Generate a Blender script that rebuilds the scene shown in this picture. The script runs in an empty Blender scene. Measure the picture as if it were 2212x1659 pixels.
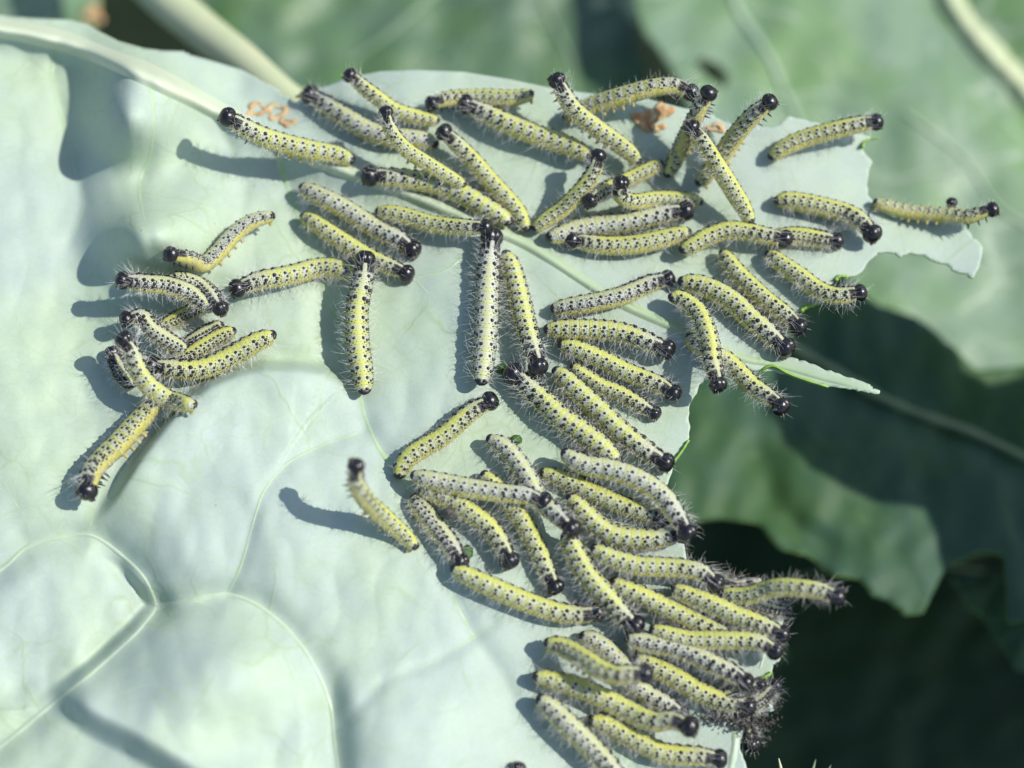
import bpy, math, random
import numpy as np
from mathutils import Vector, noise as mnoise

# ------------------------------------------------------------------ camera, light, exposure
# one Blender unit = 1 cm
S = bpy.context.scene
S.unit_settings.scale_length = 0.01
D = 40.0
TILT = math.radians(20)
sT, cT = math.sin(TILT), math.cos(TILT)
cam_d = bpy.data.cameras.new('camera'); cam = bpy.data.objects.new('camera', cam_d)
S.collection.objects.link(cam); S.camera = cam
cam.location = (0, -D * sT, D * cT); cam.rotation_euler = (TILT, 0, 0)
cam_d.sensor_width = 360; cam_d.lens = 600
cam_d.clip_start = 1; cam_d.clip_end = 2000
cam_d.dof.use_dof = True; cam_d.dof.focus_distance = 39.6
cam_d.dof.aperture_fstop = 0.42
cam_d.dof.aperture_blades = 0

SUN_EL = math.radians(49)
SUN_AZ_VEC = Vector((0.99, 0.06, 0)).normalized()
SUN = Vector((SUN_AZ_VEC.x * math.cos(SUN_EL), SUN_AZ_VEC.y * math.cos(SUN_EL), math.sin(SUN_EL)))
w = bpy.data.worlds.new('World'); S.world = w; w.use_nodes = True
nt = w.node_tree
bg = nt.nodes['Background']
sky = nt.nodes.new('ShaderNodeTexSky'); sky.sky_type = 'NISHITA'; sky.sun_disc = False
sky.sun_elevation = SUN_EL
sky.sun_rotation = math.atan2(SUN.x, SUN.y)
sky.altitude = 100
nt.links.new(sky.outputs[0], bg.inputs[0]); bg.inputs[1].default_value = 0.14
sun_d = bpy.data.lights.new('sun', 'SUN'); sun = bpy.data.objects.new('sun', sun_d)
S.collection.objects.link(sun)
sun_d.energy = 4.2; sun_d.angle = math.radians(0.6); sun_d.color = (1.0, 0.965, 0.90)
sun.rotation_euler = SUN.to_track_quat('Z', 'Y').to_euler()
S.view_settings.view_transform = 'Standard'; S.view_settings.look = 'None'
S.view_settings.gamma = 1; S.view_settings.use_curve_mapping = False
S.view_settings.exposure = 0.17
S.cycles.max_bounces = 6; S.cycles.transparent_max_bounces = 4

# ------------------------------------------------------------------ helpers
CAM = np.array([0, -D * sT, D * cT])
def W(u, v, z):
    """point at height z that the camera sees at photo position (u, v), photo 2212 wide"""
    u = np.asarray(u, float); v = np.asarray(v, float); z = np.asarray(z, float)
    a = (u / 1106 - 1) * 0.3; b = (829.5 - v) / 1106 * 0.3
    dx = a; dy = sT + b * cT; dz = -cT + b * sT
    k = (z - CAM[2]) / dz
    return np.stack([CAM[0] + dx * k, CAM[1] + dy * k, z + 0 * k], -1)

def smooth(e0, e1, x):
    t = np.clip((x - e0) / (e1 - e0), 0, 1); return t * t * (3 - 2 * t)

def catmull(P, n):
    P = np.asarray(P, float)
    Q = np.vstack([2 * P[0] - P[1], P, 2 * P[-1] - P[-2]])
    seg = len(P) - 1; out = []
    for i in range(seg):
        p0, p1, p2, p3 = Q[i], Q[i + 1], Q[i + 2], Q[i + 3]
        t = np.linspace(0, 1, 16, endpoint=False)[:, None]
        out.append(0.5 * (2 * p1 + (p2 - p0) * t + (2 * p0 - 5 * p1 + 4 * p2 - p3) * t ** 2 + (3 * p1 - p0 - 3 * p2 + p3) * t ** 3))
    out.append(P[-1:]); C = np.vstack(out)
    d = np.r_[0, np.cumsum(np.linalg.norm(np.diff(C[:, :3], axis=0), axis=1))]
    s = np.linspace(0, d[-1], n)
    return np.stack([np.interp(s, d, C[:, k]) for k in range(C.shape[1])], -1)

def poly_dist(u, v, L):
    """distance to polyline, signed side (+ = right of travel in the picture), arc parameter 0..1"""
    L = np.asarray(L, float); best = np.full(u.shape, 1e9); side = np.zeros(u.shape); par = np.zeros(u.shape)
    lens = np.linalg.norm(np.diff(L, axis=0), axis=1); tot = lens.sum(); acc = 0
    for i in range(len(L) - 1):
        ax, ay = L[i]; bx, by = L[i + 1]; ex, ey = bx - ax, by - ay
        t = np.clip(((u - ax) * ex + (v - ay) * ey) / (ex * ex + ey * ey), 0, 1)
        px, py = u - ax - t * ex, v - ay - t * ey
        d = np.hypot(px, py); m = d < best
        best = np.where(m, d, best)
        side = np.where(m, np.sign(ex * py - ey * px), side)
        par = np.where(m, (acc + t * lens[i]) / tot, par); acc += lens[i]
    return best, side, par

def inside(u, v, P):
    P = np.asarray(P, float); r = np.zeros(u.shape, bool); j = len(P) - 1
    for i in range(len(P)):
        xi, yi = P[i]; xj, yj = P[j]
        c = ((yi > v) != (yj > v)) & (u < (xj - xi) * (v - yi) / (yj - yi + 1e-12) + xi)
        r ^= c; j = i
    return r

_rs = np.random.RandomState(3)
_waves = [( _rs.uniform(-1, 1), _rs.uniform(-1, 1), _rs.uniform(0, 6.28)) for _ in range(14)]
def wob(u, v, scale, seed=0):
    r = 0
    for i in range(7):
        a, b, p = _waves[(i + seed) % 14]
        n = math.hypot(a, b) + 1e-6; f = (0.7 + 0.13 * i) / scale * 6.28
        r = r + np.sin((a * u + b * v) / n * f + p * (1 + seed) + 0.8 * np.sin((b * u - a * v) / n * f * 0.6 + p))
    return r / 7

def mesh(name, V, F, mat=None, parent=None, smooth_on=True, at=None, attrs=None, mat_idx=None):
    me = bpy.data.meshes.new(name)
    V = np.asarray(V, float)
    if at is not None: V = V - np.asarray(at)
    if isinstance(F, np.ndarray):
        k = F.shape[1]; n = F.shape[0]
        me.vertices.add(len(V)); me.vertices.foreach_set('co', V.ravel().astype(np.float32))
        me.loops.add(n * k); me.loops.foreach_set('vertex_index', F.ravel().astype(np.int32))
        me.polygons.add(n); me.polygons.foreach_set('loop_start', (np.arange(n) * k).astype(np.int32))
        me.update(calc_edges=True)
    else:
        me.from_pydata(V.tolist(), [], F)
    if smooth_on: me.polygons.foreach_set('use_smooth', [True] * len(me.polygons))
    for k, a in (attrs or {}).items():
        at_ = me.attributes.new(k, 'FLOAT', 'POINT'); at_.data.foreach_set('value', np.asarray(a, np.float32))
    for m in (mat if isinstance(mat, list) else [mat] if mat else []): me.materials.append(m)
    if mat_idx is not None: me.polygons.foreach_set('material_index', mat_idx)
    me.validate(); me.update()
    o = bpy.data.objects.new(name, me); S.collection.objects.link(o)
    if parent: o.parent = parent
    return o

def thing(name, label, cat, loc, group=None):
    o = bpy.data.objects.new(name, None); S.collection.objects.link(o)
    o.empty_display_size = 0.3; o.location = loc
    o['label'] = label; o['category'] = cat
    if group: o['group'] = group
    return o

def tag(o, label=None, cat=None, group=None, kind=None):
    for k, x in (('label', label), ('category', cat), ('group', group), ('kind', kind)):
        if x: o[k] = x
    return o

# ------------------------------------------------------------------ materials
class NT:
    def __init__(s, name):
        s.m = bpy.data.materials.new(name); s.m.use_nodes = True; s.t = s.m.node_tree
        s.b = s.t.nodes['Principled BSDF']
    def n(s, typ, **kw):
        x = s.t.nodes.new(typ)
        for k, v in kw.items(): setattr(x, k, v)
        return x
    def l(s, a, b): s.t.links.new(a, b)
    def val(s, x, sock):
        if isinstance(x, (int, float)): sock.default_value = x
        else: s.l(x, sock)
    def math(s, op, a, b=0.0, c=0.0, clamp=False):
        x = s.n('ShaderNodeMath', operation=op, use_clamp=clamp)
        s.val(a, x.inputs[0]); s.val(b, x.inputs[1]); s.val(c, x.inputs[2]); return x.outputs[0]
    def mix(s, f, a, b):
        x = s.n('ShaderNodeMix', data_type='RGBA'); s.val(f, x.inputs[0])
        for y, k in ((a, 6), (b, 7)):
            if isinstance(y, tuple): x.inputs[k].default_value = (*y, 1)
            else: s.l(y, x.inputs[k])
        return x.outputs[2]
    def sstep(s, x, a, b):
        m = s.n('ShaderNodeMapRange', interpolation_type='SMOOTHSTEP')
        s.val(x, m.inputs[0]); m.inputs[1].default_value = a; m.inputs[2].default_value = b; return m.outputs[0]
    def noise(s, scale, detail=3, rough=.5, vec=None, out=0):
        x = s.n('ShaderNodeTexNoise'); x.inputs['Scale'].default_value = scale
        x.inputs['Detail'].default_value = detail; x.inputs['Roughness'].default_value = rough
        s.l(vec or s.obj(), x.inputs['Vector']); return x.outputs[out]
    def obj(s):
        if not hasattr(s, '_o'): s._o = s.n('ShaderNodeTexCoord').outputs['Object']
        return s._o
    def attr(s, name):
        return s.n('ShaderNodeAttribute', attribute_name=name).outputs['Fac']
    def bump(s, h, strength, dist=0.02, prev=None):
        x = s.n('ShaderNodeBump'); x.inputs['Strength'].default_value = strength; x.inputs['Distance'].default_value = dist
        s.l(h, x.inputs['Height'])
        if prev: s.l(prev, x.inputs['Normal'])
        return x.outputs[0]

def leaf_mat(name, blue, green, dark=None, trans=0.0, rough=.5, netscale=.55, netgreen=(.30, .40, .20), net=.35, spec=.35, fine=1.0):
    t = NT(name)
    n1 = t.noise(.22, 4, .6); n2 = t.noise(1.1, 5, .65); n3 = t.noise(14, 3, .6)
    f = t.math('ADD', t.sstep(n1, .38, .66), t.math('MULTIPLY', t.math('SUBTRACT', n2, .5), 1.1), clamp=True)
    c = t.mix(f, blue, green)
    c = t.mix(t.math('MULTIPLY', t.sstep(n3, .35, .75), .16), c, tuple(min(1, x * 1.25) for x in blue))
    # small rubbed green spots
    n4 = t.noise(.75, 3, .6)
    c = t.mix(t.math('MULTIPLY', t.sstep(n4, .60, .72), .35), c, tuple(x * .82 for x in green))
    n6 = t.noise(5.5, 5, .75)
    c = t.mix(t.math('MULTIPLY', t.sstep(n6, .40, .66), .20), c, tuple(x * .86 for x in green))
    # net of small veins, bent by noise
    vec = t.n('ShaderNodeVectorMath', operation='ADD')
    nn = t.n('ShaderNodeVectorMath', operation='SCALE'); t.l(t.noise(.6, 3, .5, out=1), nn.inputs[0]); nn.inputs['Scale'].default_value = 1.3
    t.l(t.obj(), vec.inputs[0]); t.l(nn.outputs[0], vec.inputs[1])
    vo = t.n('ShaderNodeTexVoronoi', feature='DISTANCE_TO_EDGE'); vo.inputs['Scale'].default_value = netscale
    t.l(vec.outputs[0], vo.inputs['Vector'])
    vein = t.math('SUBTRACT', 1.0, t.sstep(vo.outputs[0], 0.0, .035))
    vein = t.math('MULTIPLY', vein, t.sstep(t.noise(.5, 2), .42, .62))
    c = t.mix(t.math('MULTIPLY', vein, net), c, netgreen)
    vo2 = t.n('ShaderNodeTexVoronoi', feature='DISTANCE_TO_EDGE'); vo2.inputs['Scale'].default_value = netscale * 5
    t.l(vec.outputs[0], vo2.inputs['Vector'])
    v2 = t.math('SUBTRACT', 1.0, t.sstep(vo2.outputs[0], 0.0, .08))
    vo3 = t.n('ShaderNodeTexVoronoi', feature='DISTANCE_TO_EDGE'); vo3.inputs['Scale'].default_value = netscale * 2.1; t.l(vec.outputs[0], vo3.inputs['Vector'])
    v3 = t.math('MULTIPLY', t.math('SUBTRACT', 1.0, t.sstep(vo3.outputs[0], 0.0, .05)), t.sstep(t.noise(.35, 2), .45, .6))
    c = t.mix(t.math('MULTIPLY', v3, net * .55), c, netgreen)
    c = t.mix(t.math('MULTIPLY', v2, .13), c, netgreen)
    # specks
    sp = t.n('ShaderNodeTexVoronoi'); sp.inputs['Scale'].default_value = 1.15; t.l(t.obj(), sp.inputs['Vector'])
    gate = t.math('GREATER_THAN', t.noise(3.1, 0), .53)
    spm = t.math('MULTIPLY', t.math('SUBTRACT', 1.0, t.sstep(sp.outputs[0], .03, .05)), gate)
    c = t.mix(t.math('MULTIPLY', spm, .7), c, (.30, .20, .10))
    # patchy wax bloom, rubbed streaks
    mp = t.n('ShaderNodeMapping'); mp.inputs['Rotation'].default_value = (0, 0, .7); mp.inputs['Scale'].default_value = (1, 5, 1); t.l(t.obj(), mp.inputs[0])
    st_ = t.sstep(t.noise(1.6, 5, .7, vec=mp.outputs[0]), .56, .74)
    c = t.mix(t.math('MULTIPLY', st_, .30), c, tuple(x * .80 for x in green))
    bl = t.sstep(t.noise(.9, 5, .7), .50, .75)
    c = t.mix(t.math('MULTIPLY', bl, .22), c, tuple(min(1, x * 1.22) for x in blue))
    t.l(c, t.b.inputs['Base Color'])
    t.b.inputs['Roughness'].default_value = rough
    t.b.inputs['Specular IOR Level'].default_value = spec
    h = t.bump(t.noise(34, 4, .7), .28 * fine, .02)
    h = t.bump(vein, .18, .02, h)
    h = t.bump(v2, .05, .01, h)
    h = t.bump(n2, .10, .10, h)
    t.l(h, t.b.inputs['Normal'])
    if trans:
        tr = t.n('ShaderNodeBsdfTranslucent'); tr.inputs[0].default_value = (*[x for x in (.25, .42, .10)], 1)
        mx = t.n('ShaderNodeMixShader'); mx.inputs[0].default_value = trans
        t.l(t.b.outputs[0], mx.inputs[1]); t.l(tr.outputs[0], mx.inputs[2])
        t.l(mx.outputs[0], t.t.nodes['Material Output'].inputs[0])
    return t.m

def plain(name, col, rough=.5, spec=.5, var=.0, vscale=4, col2=None, bump=0, bscale=20, trans=0):
    t = NT(name)
    if col2: t.l(t.mix(t.sstep(t.noise(vscale, 4, .6), .35, .65), col, col2), t.b.inputs['Base Color'])
    else: t.b.inputs['Base Color'].default_value = (*col, 1)
    t.b.inputs['Roughness'].default_value = rough; t.b.inputs['Specular IOR Level'].default_value = spec
    if bump: t.l(t.bump(t.noise(bscale, 4, .6), bump, .02), t.b.inputs['Normal'])
    return t.m

M = {}
M['leaf'] = leaf_mat('waxy_leaf_underside', (.380, .462, .408), (.412, .512, .362), rough=.58, net=.36)
M['cut'] = plain('fresh_cut_leaf_edge', (.22, .42, .05), .5, .4, col2=(.30, .50, .12))
M['vein'] = plain('pale_leaf_vein', (.40, .50, .34), .45, .4, col2=(.45, .54, .42), vscale=2, bump=.25, bscale=18)
M['veing'] = plain('green_leaf_vein', (.36, .50, .26), .45, .4, col2=(.42, .54, .40), vscale=2, bump=.25, bscale=18)
def midrib_mat():
    t = NT('midrib_pale_to_green'); x = t.n('ShaderNodeSeparateXYZ'); t.l(t.obj(), x.inputs[0])
    n = t.noise(1.5, 4, .6)
    f = t.math('ADD', t.sstep(x.outputs[0], -8, 4), t.math('MULTIPLY', t.math('SUBTRACT', n, .5), .8), clamp=True)
    t.l(t.mix(f, (.54, .60, .44), (.37, .48, .30)), t.b.inputs['Base Color'])
    t.b.inputs['Roughness'].default_value = .45; t.b.inputs['Specular IOR Level'].default_value = .4
    t.l(t.bump(t.noise(18, 4, .6), .25, .02), t.b.inputs['Normal']); return t.m
M['midrib'] = midrib_mat()
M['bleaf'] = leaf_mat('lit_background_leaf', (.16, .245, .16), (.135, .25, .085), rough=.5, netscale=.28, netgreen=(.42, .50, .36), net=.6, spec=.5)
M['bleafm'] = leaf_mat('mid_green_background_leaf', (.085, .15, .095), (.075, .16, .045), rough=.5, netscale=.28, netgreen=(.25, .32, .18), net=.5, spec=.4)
M['bleaf2'] = leaf_mat('shade_toned_background_leaf', (.045, .095, .06), (.045, .10, .03), rough=.5, netscale=.25, netgreen=(.08, .14, .06), net=.5, spec=.15)  # darker copy of the lit leaf, shade put into its colour
M['bleaf3'] = leaf_mat('shade_toned_deep_leaf', (.030, .055, .03), (.028, .058, .018), rough=.6, netscale=.3, netgreen=(.04, .065, .03), net=.4, spec=.12)  # near-black greens stand in for the shade of the deep gap
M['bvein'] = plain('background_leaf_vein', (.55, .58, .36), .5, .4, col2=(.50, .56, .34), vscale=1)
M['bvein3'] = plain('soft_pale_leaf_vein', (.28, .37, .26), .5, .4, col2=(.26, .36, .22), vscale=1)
M['bvein2'] = plain('shade_toned_leaf_vein', (.17, .23, .12), .5, .4, col2=(.14, .2, .1), vscale=1)  # darker copy of the background vein, shade included in the colour
M['soil'] = plain('dark_garden_soil', (.008, .016, .007), .9, .2, col2=(.014, .024, .010), vscale=.6, bump=.8, bscale=2)
M['brown'] = plain('withered_leaf_tissue', (.46, .25, .11), .6, .3, col2=(.56, .44, .24), vscale=5, bump=.5)
M['silk'] = plain('grey_silk', (.40, .38, .34), .6, .3, col2=(.28, .26, .22), vscale=8, bump=.8)
M['frass'] = plain('green_frass', (.05, .12, .02), .5, .4, col2=(.03, .07, .015), vscale=9, bump=.9, bscale=25)
M['debris'] = plain('shed_skin_and_dirt', (.030, .028, .024), .5, .4, col2=(.13, .115, .10), vscale=7, bump=.8, bscale=16)
M['black'] = plain('glossy_black_head', (.009, .008, .010), .25, .65, bump=.35, bscale=26)
M['blacks'] = plain('black_tubercle', (.010, .009, .011), .32, .5)
M['blackm'] = plain('black_horny_plate', (.012, .010, .012), .35, .6, bump=.6, bscale=24)
M['mouth'] = plain('brown_mouthparts', (.10, .085, .06), .35, .5, col2=(.03, .02, .02), vscale=12)
M['proleg'] = plain('olive_proleg', (.42, .34, .12), .5, .4, col2=(.33, .31, .12), vscale=10)
M['hair'] = plain('pale_bristle', (.78, .77, .72), .35, .5)
M['haird'] = plain('grey_bristle', (.22, .21, .19), .35, .5)

def body_mat(name, yel, pale, band, grime):
    t = NT(name)
    s = t.attr('seg'); a = t.attr('ang')
    fr = t.math('FRACT', s)
    nz = t.noise(9, 3, .6); nf = t.noise(30, 2, .6)
    aw = t.math('ADD', a, t.math('MULTIPLY', t.math('SUBTRACT', nz, .5), .06))
    white = t.mix(nz, (.35, .375, .32), (.52, .54, .48))
    yellow = (.52, .54, .12); yl2 = (.46, .49, .15)
    # yellow wash in cross bands between white bands
    bandm = t.math('SUBTRACT', 1.0, t.sstep(t.math('ABSOLUTE', t.math('SUBTRACT', fr, .80)), .12, .30))
    bandm = t.math('MULTIPLY', bandm, t.math('MULTIPLY', t.sstep(s, 1.5, 4.0), band))
    c = t.mix(t.math('ADD', t.math('MULTIPLY', bandm, t.math('ADD', .45, nz)), (1 - pale) * .36, clamp=True), white, yl2)
    # dorsal stripe
    dm = t.math('SUBTRACT', 1.0, t.sstep(aw, .06, .15))
    dm = t.math('MULTIPLY', dm, t.math('ADD', yel, t.math('MULTIPLY', bandm, .35), clamp=True))
    front = t.sstep(s, 1.2, 3.0)
    c = t.mix(t.math('MULTIPLY', dm, t.math('ADD', .25, t.math('MULTIPLY', front, .75))), c, yellow)
    # lateral yellow line and olive belly
    lm = t.sstep(aw, .40, .47)
    c = t.mix(t.math('MULTIPLY', lm, .92), c, t.mix(nz, (.54, .45, .09), (.46, .47, .13)))
    c = t.mix(t.math('MULTIPLY', t.sstep(aw, .66, .78), .8), c, (.36, .35, .14))
    # black speckles
    vo = t.n('ShaderNodeTexVoronoi'); vo.inputs['Scale'].default_value = 13; t.l(t.obj(), vo.inputs['Vector'])
    spk = t.math('SUBTRACT', 1.0, t.sstep(vo.outputs[0], .16, .27))
    zone = t.math('MULTIPLY', t.sstep(a, .10, .16), t.math('SUBTRACT', 1.0, t.math('MULTIPLY', t.sstep(a, .42, .55), .55)))
    spk = t.math('MULTIPLY', spk, zone)
    gate = t.sstep(t.noise(17, 0), .46, .52)
    c = t.mix(t.math('MULTIPLY', t.math('MULTIPLY', spk, gate), .9), c, (.02, .02, .025))
    # grey marbling in the side zone
    mz = t.math('MULTIPLY', t.sstep(a, .20, .30), t.math('SUBTRACT', 1.0, t.sstep(a, .40, .48)))
    c = t.mix(t.math('MULTIPLY', t.math('MULTIPLY', mz, t.sstep(nf, .42, .60)), grime), c, (.10, .10, .11))
    # dark folds between segments and fine rings
    fold = t.math('SUBTRACT', 1.0, t.sstep(t.math('ABSOLUTE', t.math('SUBTRACT', fr, .985)), .0, .035))
    c = t.mix(t.math('MULTIPLY', fold, .30), c, (.25, .27, .17))
    # black plates: behind the head (with pale middle line) and at the tail
    sh = t.math('SUBTRACT', 1.0, t.sstep(t.math('ADD', s, t.math('MULTIPLY', nf, .5)), 1.05, 1.25))
    mid = t.sstep(aw, .045, .085)
    sh = t.math('MULTIPLY', t.math('MULTIPLY', sh, mid), t.math('SUBTRACT', 1.0, t.sstep(a, .46, .56)))
    sg = t.sstep(t.math('ADD', s, t.math('MULTIPLY', t.math('SUBTRACT', nz, .5), .5)), 12.35, 12.55)
    blk = t.math('MAXIMUM', sh, sg)
    c = t.mix(blk, c, (.012, .011, .013))
    t.l(c, t.b.inputs['Base Color'])
    t.b.inputs['Roughness'].default_value = .45; t.b.inputs['Specular IOR Level'].default_value = .45
    t.b.inputs['Subsurface Weight'].default_value = 0.0
    ring = t.math('SINE', t.math('MULTIPLY', s, 6.2832 * 6))
    h = t.bump(ring, .35, .010); h = t.bump(nf, .35, .012, h)
    t.l(h, t.b.inputs['Normal'])
    return t.m
BM = {'y': body_mat('yellow_caterpillar_skin', .85, .0, .50, .40),
      'b': body_mat('banded_caterpillar_skin', .50, .35, .85, .35),
      'w': body_mat('pale_caterpillar_skin', .30, .85, .35, .45),
      'g': body_mat('grey_caterpillar_skin', .40, .8, .15, .95)}

# ------------------------------------------------------------------ the eaten leaf: outline, veins, relief (photo positions, 2212 px wide)
OUT = [(-160, 20), (0, 30), (40, 36), (75, 38), (110, 40), (150, 42), (190, 52), (215, 68), (255, 88), (310, 103), (350, 108), (398, 110), (418, 120),
 (440, 126), (520, 150), (600, 192), (640, 224), (648, 212), (665, 198), (700, 188), (760, 166), (820, 154), (900, 151), (1000, 155), (1100, 171), (1200, 192),
 (1300, 205), (1400, 214), (1470, 232), (1540, 248), (1562, 262), (1600, 268), (1646, 274), (1664, 276), (1681, 271), (1692, 258), (1706, 250), (1740, 258),
 (1774, 269), (1812, 280), (1850, 288), (1899, 295), (1880, 302), (1866, 311), (1864, 324), (1872, 336), (1885, 351), (1878, 365), (1876, 379), (1873, 400), (1874, 421),
 (1886, 434), (1900, 446), (1912, 462), (1930, 470), (1960, 472), (2010, 476), (2076, 482), (2090, 496), (2102, 512), (2123, 535), (2121, 552), (2117, 568), (2108, 588),
 (2102, 602), (2084, 590), (2070, 588), (2057, 583), (2046, 570), (2028, 568), (2012, 561), (1996, 550), (1980, 550), (1964, 546), (1956, 551), (1945, 556), (1932, 547),
 (1915, 544), (1898, 547), (1885, 557), (1872, 570), (1862, 587), (1848, 596), (1832, 598), (1818, 595), (1806, 598), (1790, 625), (1772, 655), (1746, 658), (1724, 673),
 (1702, 700), (1690, 730), (1680, 758), (1686, 768), (1720, 774), (1748, 785), (1776, 796), (1812, 806), (1851, 820), (1881, 831), (1909, 852), (1890, 851), (1870, 847),
 (1825, 838), (1787, 836), (1742, 824), (1700, 808), (1656, 802), (1636, 800), (1600, 798), (1560, 800), (1521, 816), (1508, 840), (1495, 865), (1488, 884), (1487, 902),
 (1492, 922), (1489, 947), (1478, 962), (1472, 977), (1454, 1003), (1452, 1020), (1446, 1034), (1442, 1047), (1442, 1070), (1455, 1110), (1464, 1150), (1462, 1172), (1478, 1175),
 (1480, 1190), (1484, 1210), (1500, 1226), (1549, 1236), (1591, 1248), (1614, 1258), (1640, 1275), (1672, 1300), (1694, 1336), (1690, 1350), (1692, 1400), (1684, 1428),
 (1670, 1440), (1664, 1458), (1643, 1467), (1632, 1480), (1628, 1494), (1650, 1505), (1668, 1522), (1674, 1538), (1655, 1536), (1639, 1540), (1632, 1563), (1606, 1578),
 (1597, 1600), (1599, 1621), (1610, 1646), (1618, 1680), (1640, 1780), (-160, 1780)]
_r = random.Random(5)
def jag(P, i0, i1, amp):
    """small bite marks along the eaten stretch of the margin"""
    out = []
    for i, p in enumerate(P):
        out.append(p)
        if i0 <= i < i1:
            q = P[i + 1]; L = math.hypot(q[0] - p[0], q[1] - p[1]); k = max(1, int(L / 9))
            for j in range(1, k):
                t = j / k; nx, ny = -(q[1] - p[1]) / L, (q[0] - p[0]) / L
                o = _r.uniform(-amp, amp)
                out.append((p[0] + (q[0] - p[0]) * t + nx * o, p[1] + (q[1] - p[1]) * t + ny * o))
    return out
OUTJ = jag(OUT, 30, len(OUT) - 3, 2.6)

MID = [(-160, 30), (-60, 50), (0, 62), (60, 72), (150, 94), (250, 132), (330, 166), (420, 212), (500, 256), (560, 290), (640, 328), (740, 366), (850, 405), (950, 445), (1080, 500),
       (1140, 528), (1200, 565), (1260, 606), (1330, 648), (1420, 690), (1520, 735), (1600, 772), (1680, 788), (1780, 816), (1880, 841)]
CREASE = [(190, 1150), (245, 1070), (300, 985), (350, 920), (395, 868), (450, 828), (510, 802), (570, 790), (640, 791), (700, 800), (745, 825), (790, 900)]
CELL = [(200, 1158), (270, 1205), (318, 1262), (340, 1310), (290, 1370), (205, 1448), (110, 1525)]
CAST = [(60, 1510), (130, 1552), (200, 1592), (280, 1634), (360, 1680), (450, 1740)]

def gb(u, v, cu, cv, sl, sr, st, sb, h):
    du, dv = u - cu, v - cv
    return h * np.exp(-(du / np.where(du < 0, sl, sr)) ** 2 - (dv / np.where(dv < 0, st, sb)) ** 2)

def H(u, v):
    u = np.asarray(u, float); v = np.asarray(v, float)
    z = 0.10 * wob(u, v, 420, 0) + 0.035 * wob(u, v, 150, 2)
    # upper left: puffed cells between the side veins, valley on their left, sunlit lip beyond it
    z = z + gb(u, v, 285, 245, 78, 120, 125, 95, 2.35) + gb(u, v, 320, 505, 92, 120, 75, 85, 2.3)
    z = z - gb(u, v, 165, 330, 60, 40, 220, 220, .35)
    us = u + .35 * np.clip(300 - v, -60, 200) - .10 * (v - 300) + 26 * np.sin(v / 46.0) + 9 * np.sin(v / 17.0)
    z = z + 0.45 * smooth(165, -120, us) * smooth(1500, 600, v)
    z = z + gb(u, v, 440, 400, 70, 100, 80, 90, .30) + gb(u, v, 560, 600, 120, 60, 80, 60, .18)
    # midrib shoulder: the blade lifts towards it
    d, s, p = poly_dist(u, v, MID)
    z = z + 0.42 * np.exp(-(d / 34) ** 2) * smooth(.75, .05, p)
    z = z + 0.10 * np.exp(-(d / 60) ** 2)
    # big puffed cell, lower left, with the crease along its upper left
    d, s, p = poly_dist(u, v, CREASE)
    sd = d * s  # + = below/right of the crease
    z = z + (.72 * smooth(-15, 14, sd) * np.exp(-(np.clip(sd, 0, None) / 120) ** 2) * smooth(0, .22, p) * smooth(1.0, .72, p)
             - .16 * np.exp(-((sd + 22) / 26) ** 2) * smooth(0, .1, p) * smooth(1, .8, p))
    z = z + gb(u, v, 500, 1010, 190, 210, 150, 190, .55)
    # sunken cell left of the vein fork
    d, s, p = poly_dist(u, v, CELL)
    m = s < 0
    m = inside(u, v, CELL + [(-300, 1560), (-300, 1230), (0, 1225), (80, 1175), (140, 1160)])
    d2 = poly_dist(u, v, [(-300, 1400), (-160, 1330), (0, 1230), (60, 1180), (140, 1160), (200, 1158)])[0]
    d3 = poly_dist(u, v, [(110, 1525), (0, 1600), (-200, 1700)])[0]
    z = z - np.where(m, .62 * smooth(0, 34, d) * np.exp(-np.clip(d - 22, 0, None) / 90) * smooth(0, 150, d2) * smooth(0, 90, d3), 0)
    # puffed cell at the bottom left and its steep lower left flank
    z = z + gb(u, v, 400, 1480, 130, 140, 120, 110, .70)
    z = z + gb(u, v, 520, 1440, 130, 120, 100, 130, .62) + gb(u, v, 400, 1180, 90, 90, 70, 80, .30) + gb(u, v, 620, 1200, 80, 110, 110, 80, .28)
    z = z + gb(u, v, 860, 1600, 110, 200, 200, 200, .32) - gb(u, v, 715, 1600, 40, 40, 130, 130, .28)
    z = z + gb(u, v, 80, 1000, 150, 120, 200, 120, .20)
    d, s, p = poly_dist(u, v, CAST); sd = -d * s
    z = z + .95 * smooth(-8, 60, sd) * np.exp(-(np.clip(sd, 0, None) / 120) ** 2) * smooth(95, 190, u)
    z = z + smooth(1300, 700, u) * (.028 * wob(u, v, 88, 5) + .05 * np.abs(wob(u, v, 190, 6)))
    # grooves beside secondary veins
    for L, a, wd in VG:
        d, s, p = poly_dist(u, v, L); z = z - a * np.exp(-(d / wd) ** 2)
    # centre / right
    z = z + gb(u, v, 1000, 640, 140, 90, 130, 160, .28) - gb(u, v, 720, 720, 45, 40, 90, 90, .35)
    # chewed right side sags a little, lobe and curled tip lift
    z = z - .35 * smooth(1650, 2120, u) * smooth(700, 560, v)
    d, s, p = poly_dist(u, v, [(1650, 800), (1780, 818), (1909, 852)])
    z = z + .35 * smooth(1640, 1900, u) * np.exp(-(d / 60) ** 2)
    # the lower right sags away, the top edge stands up a little
    z = z - 1.5 * smooth(950, 1750, v) * smooth(650, 1500, u)
    z = z + .7 * smooth(520, 120, v) * smooth(500, 900, u)
    return z

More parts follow.
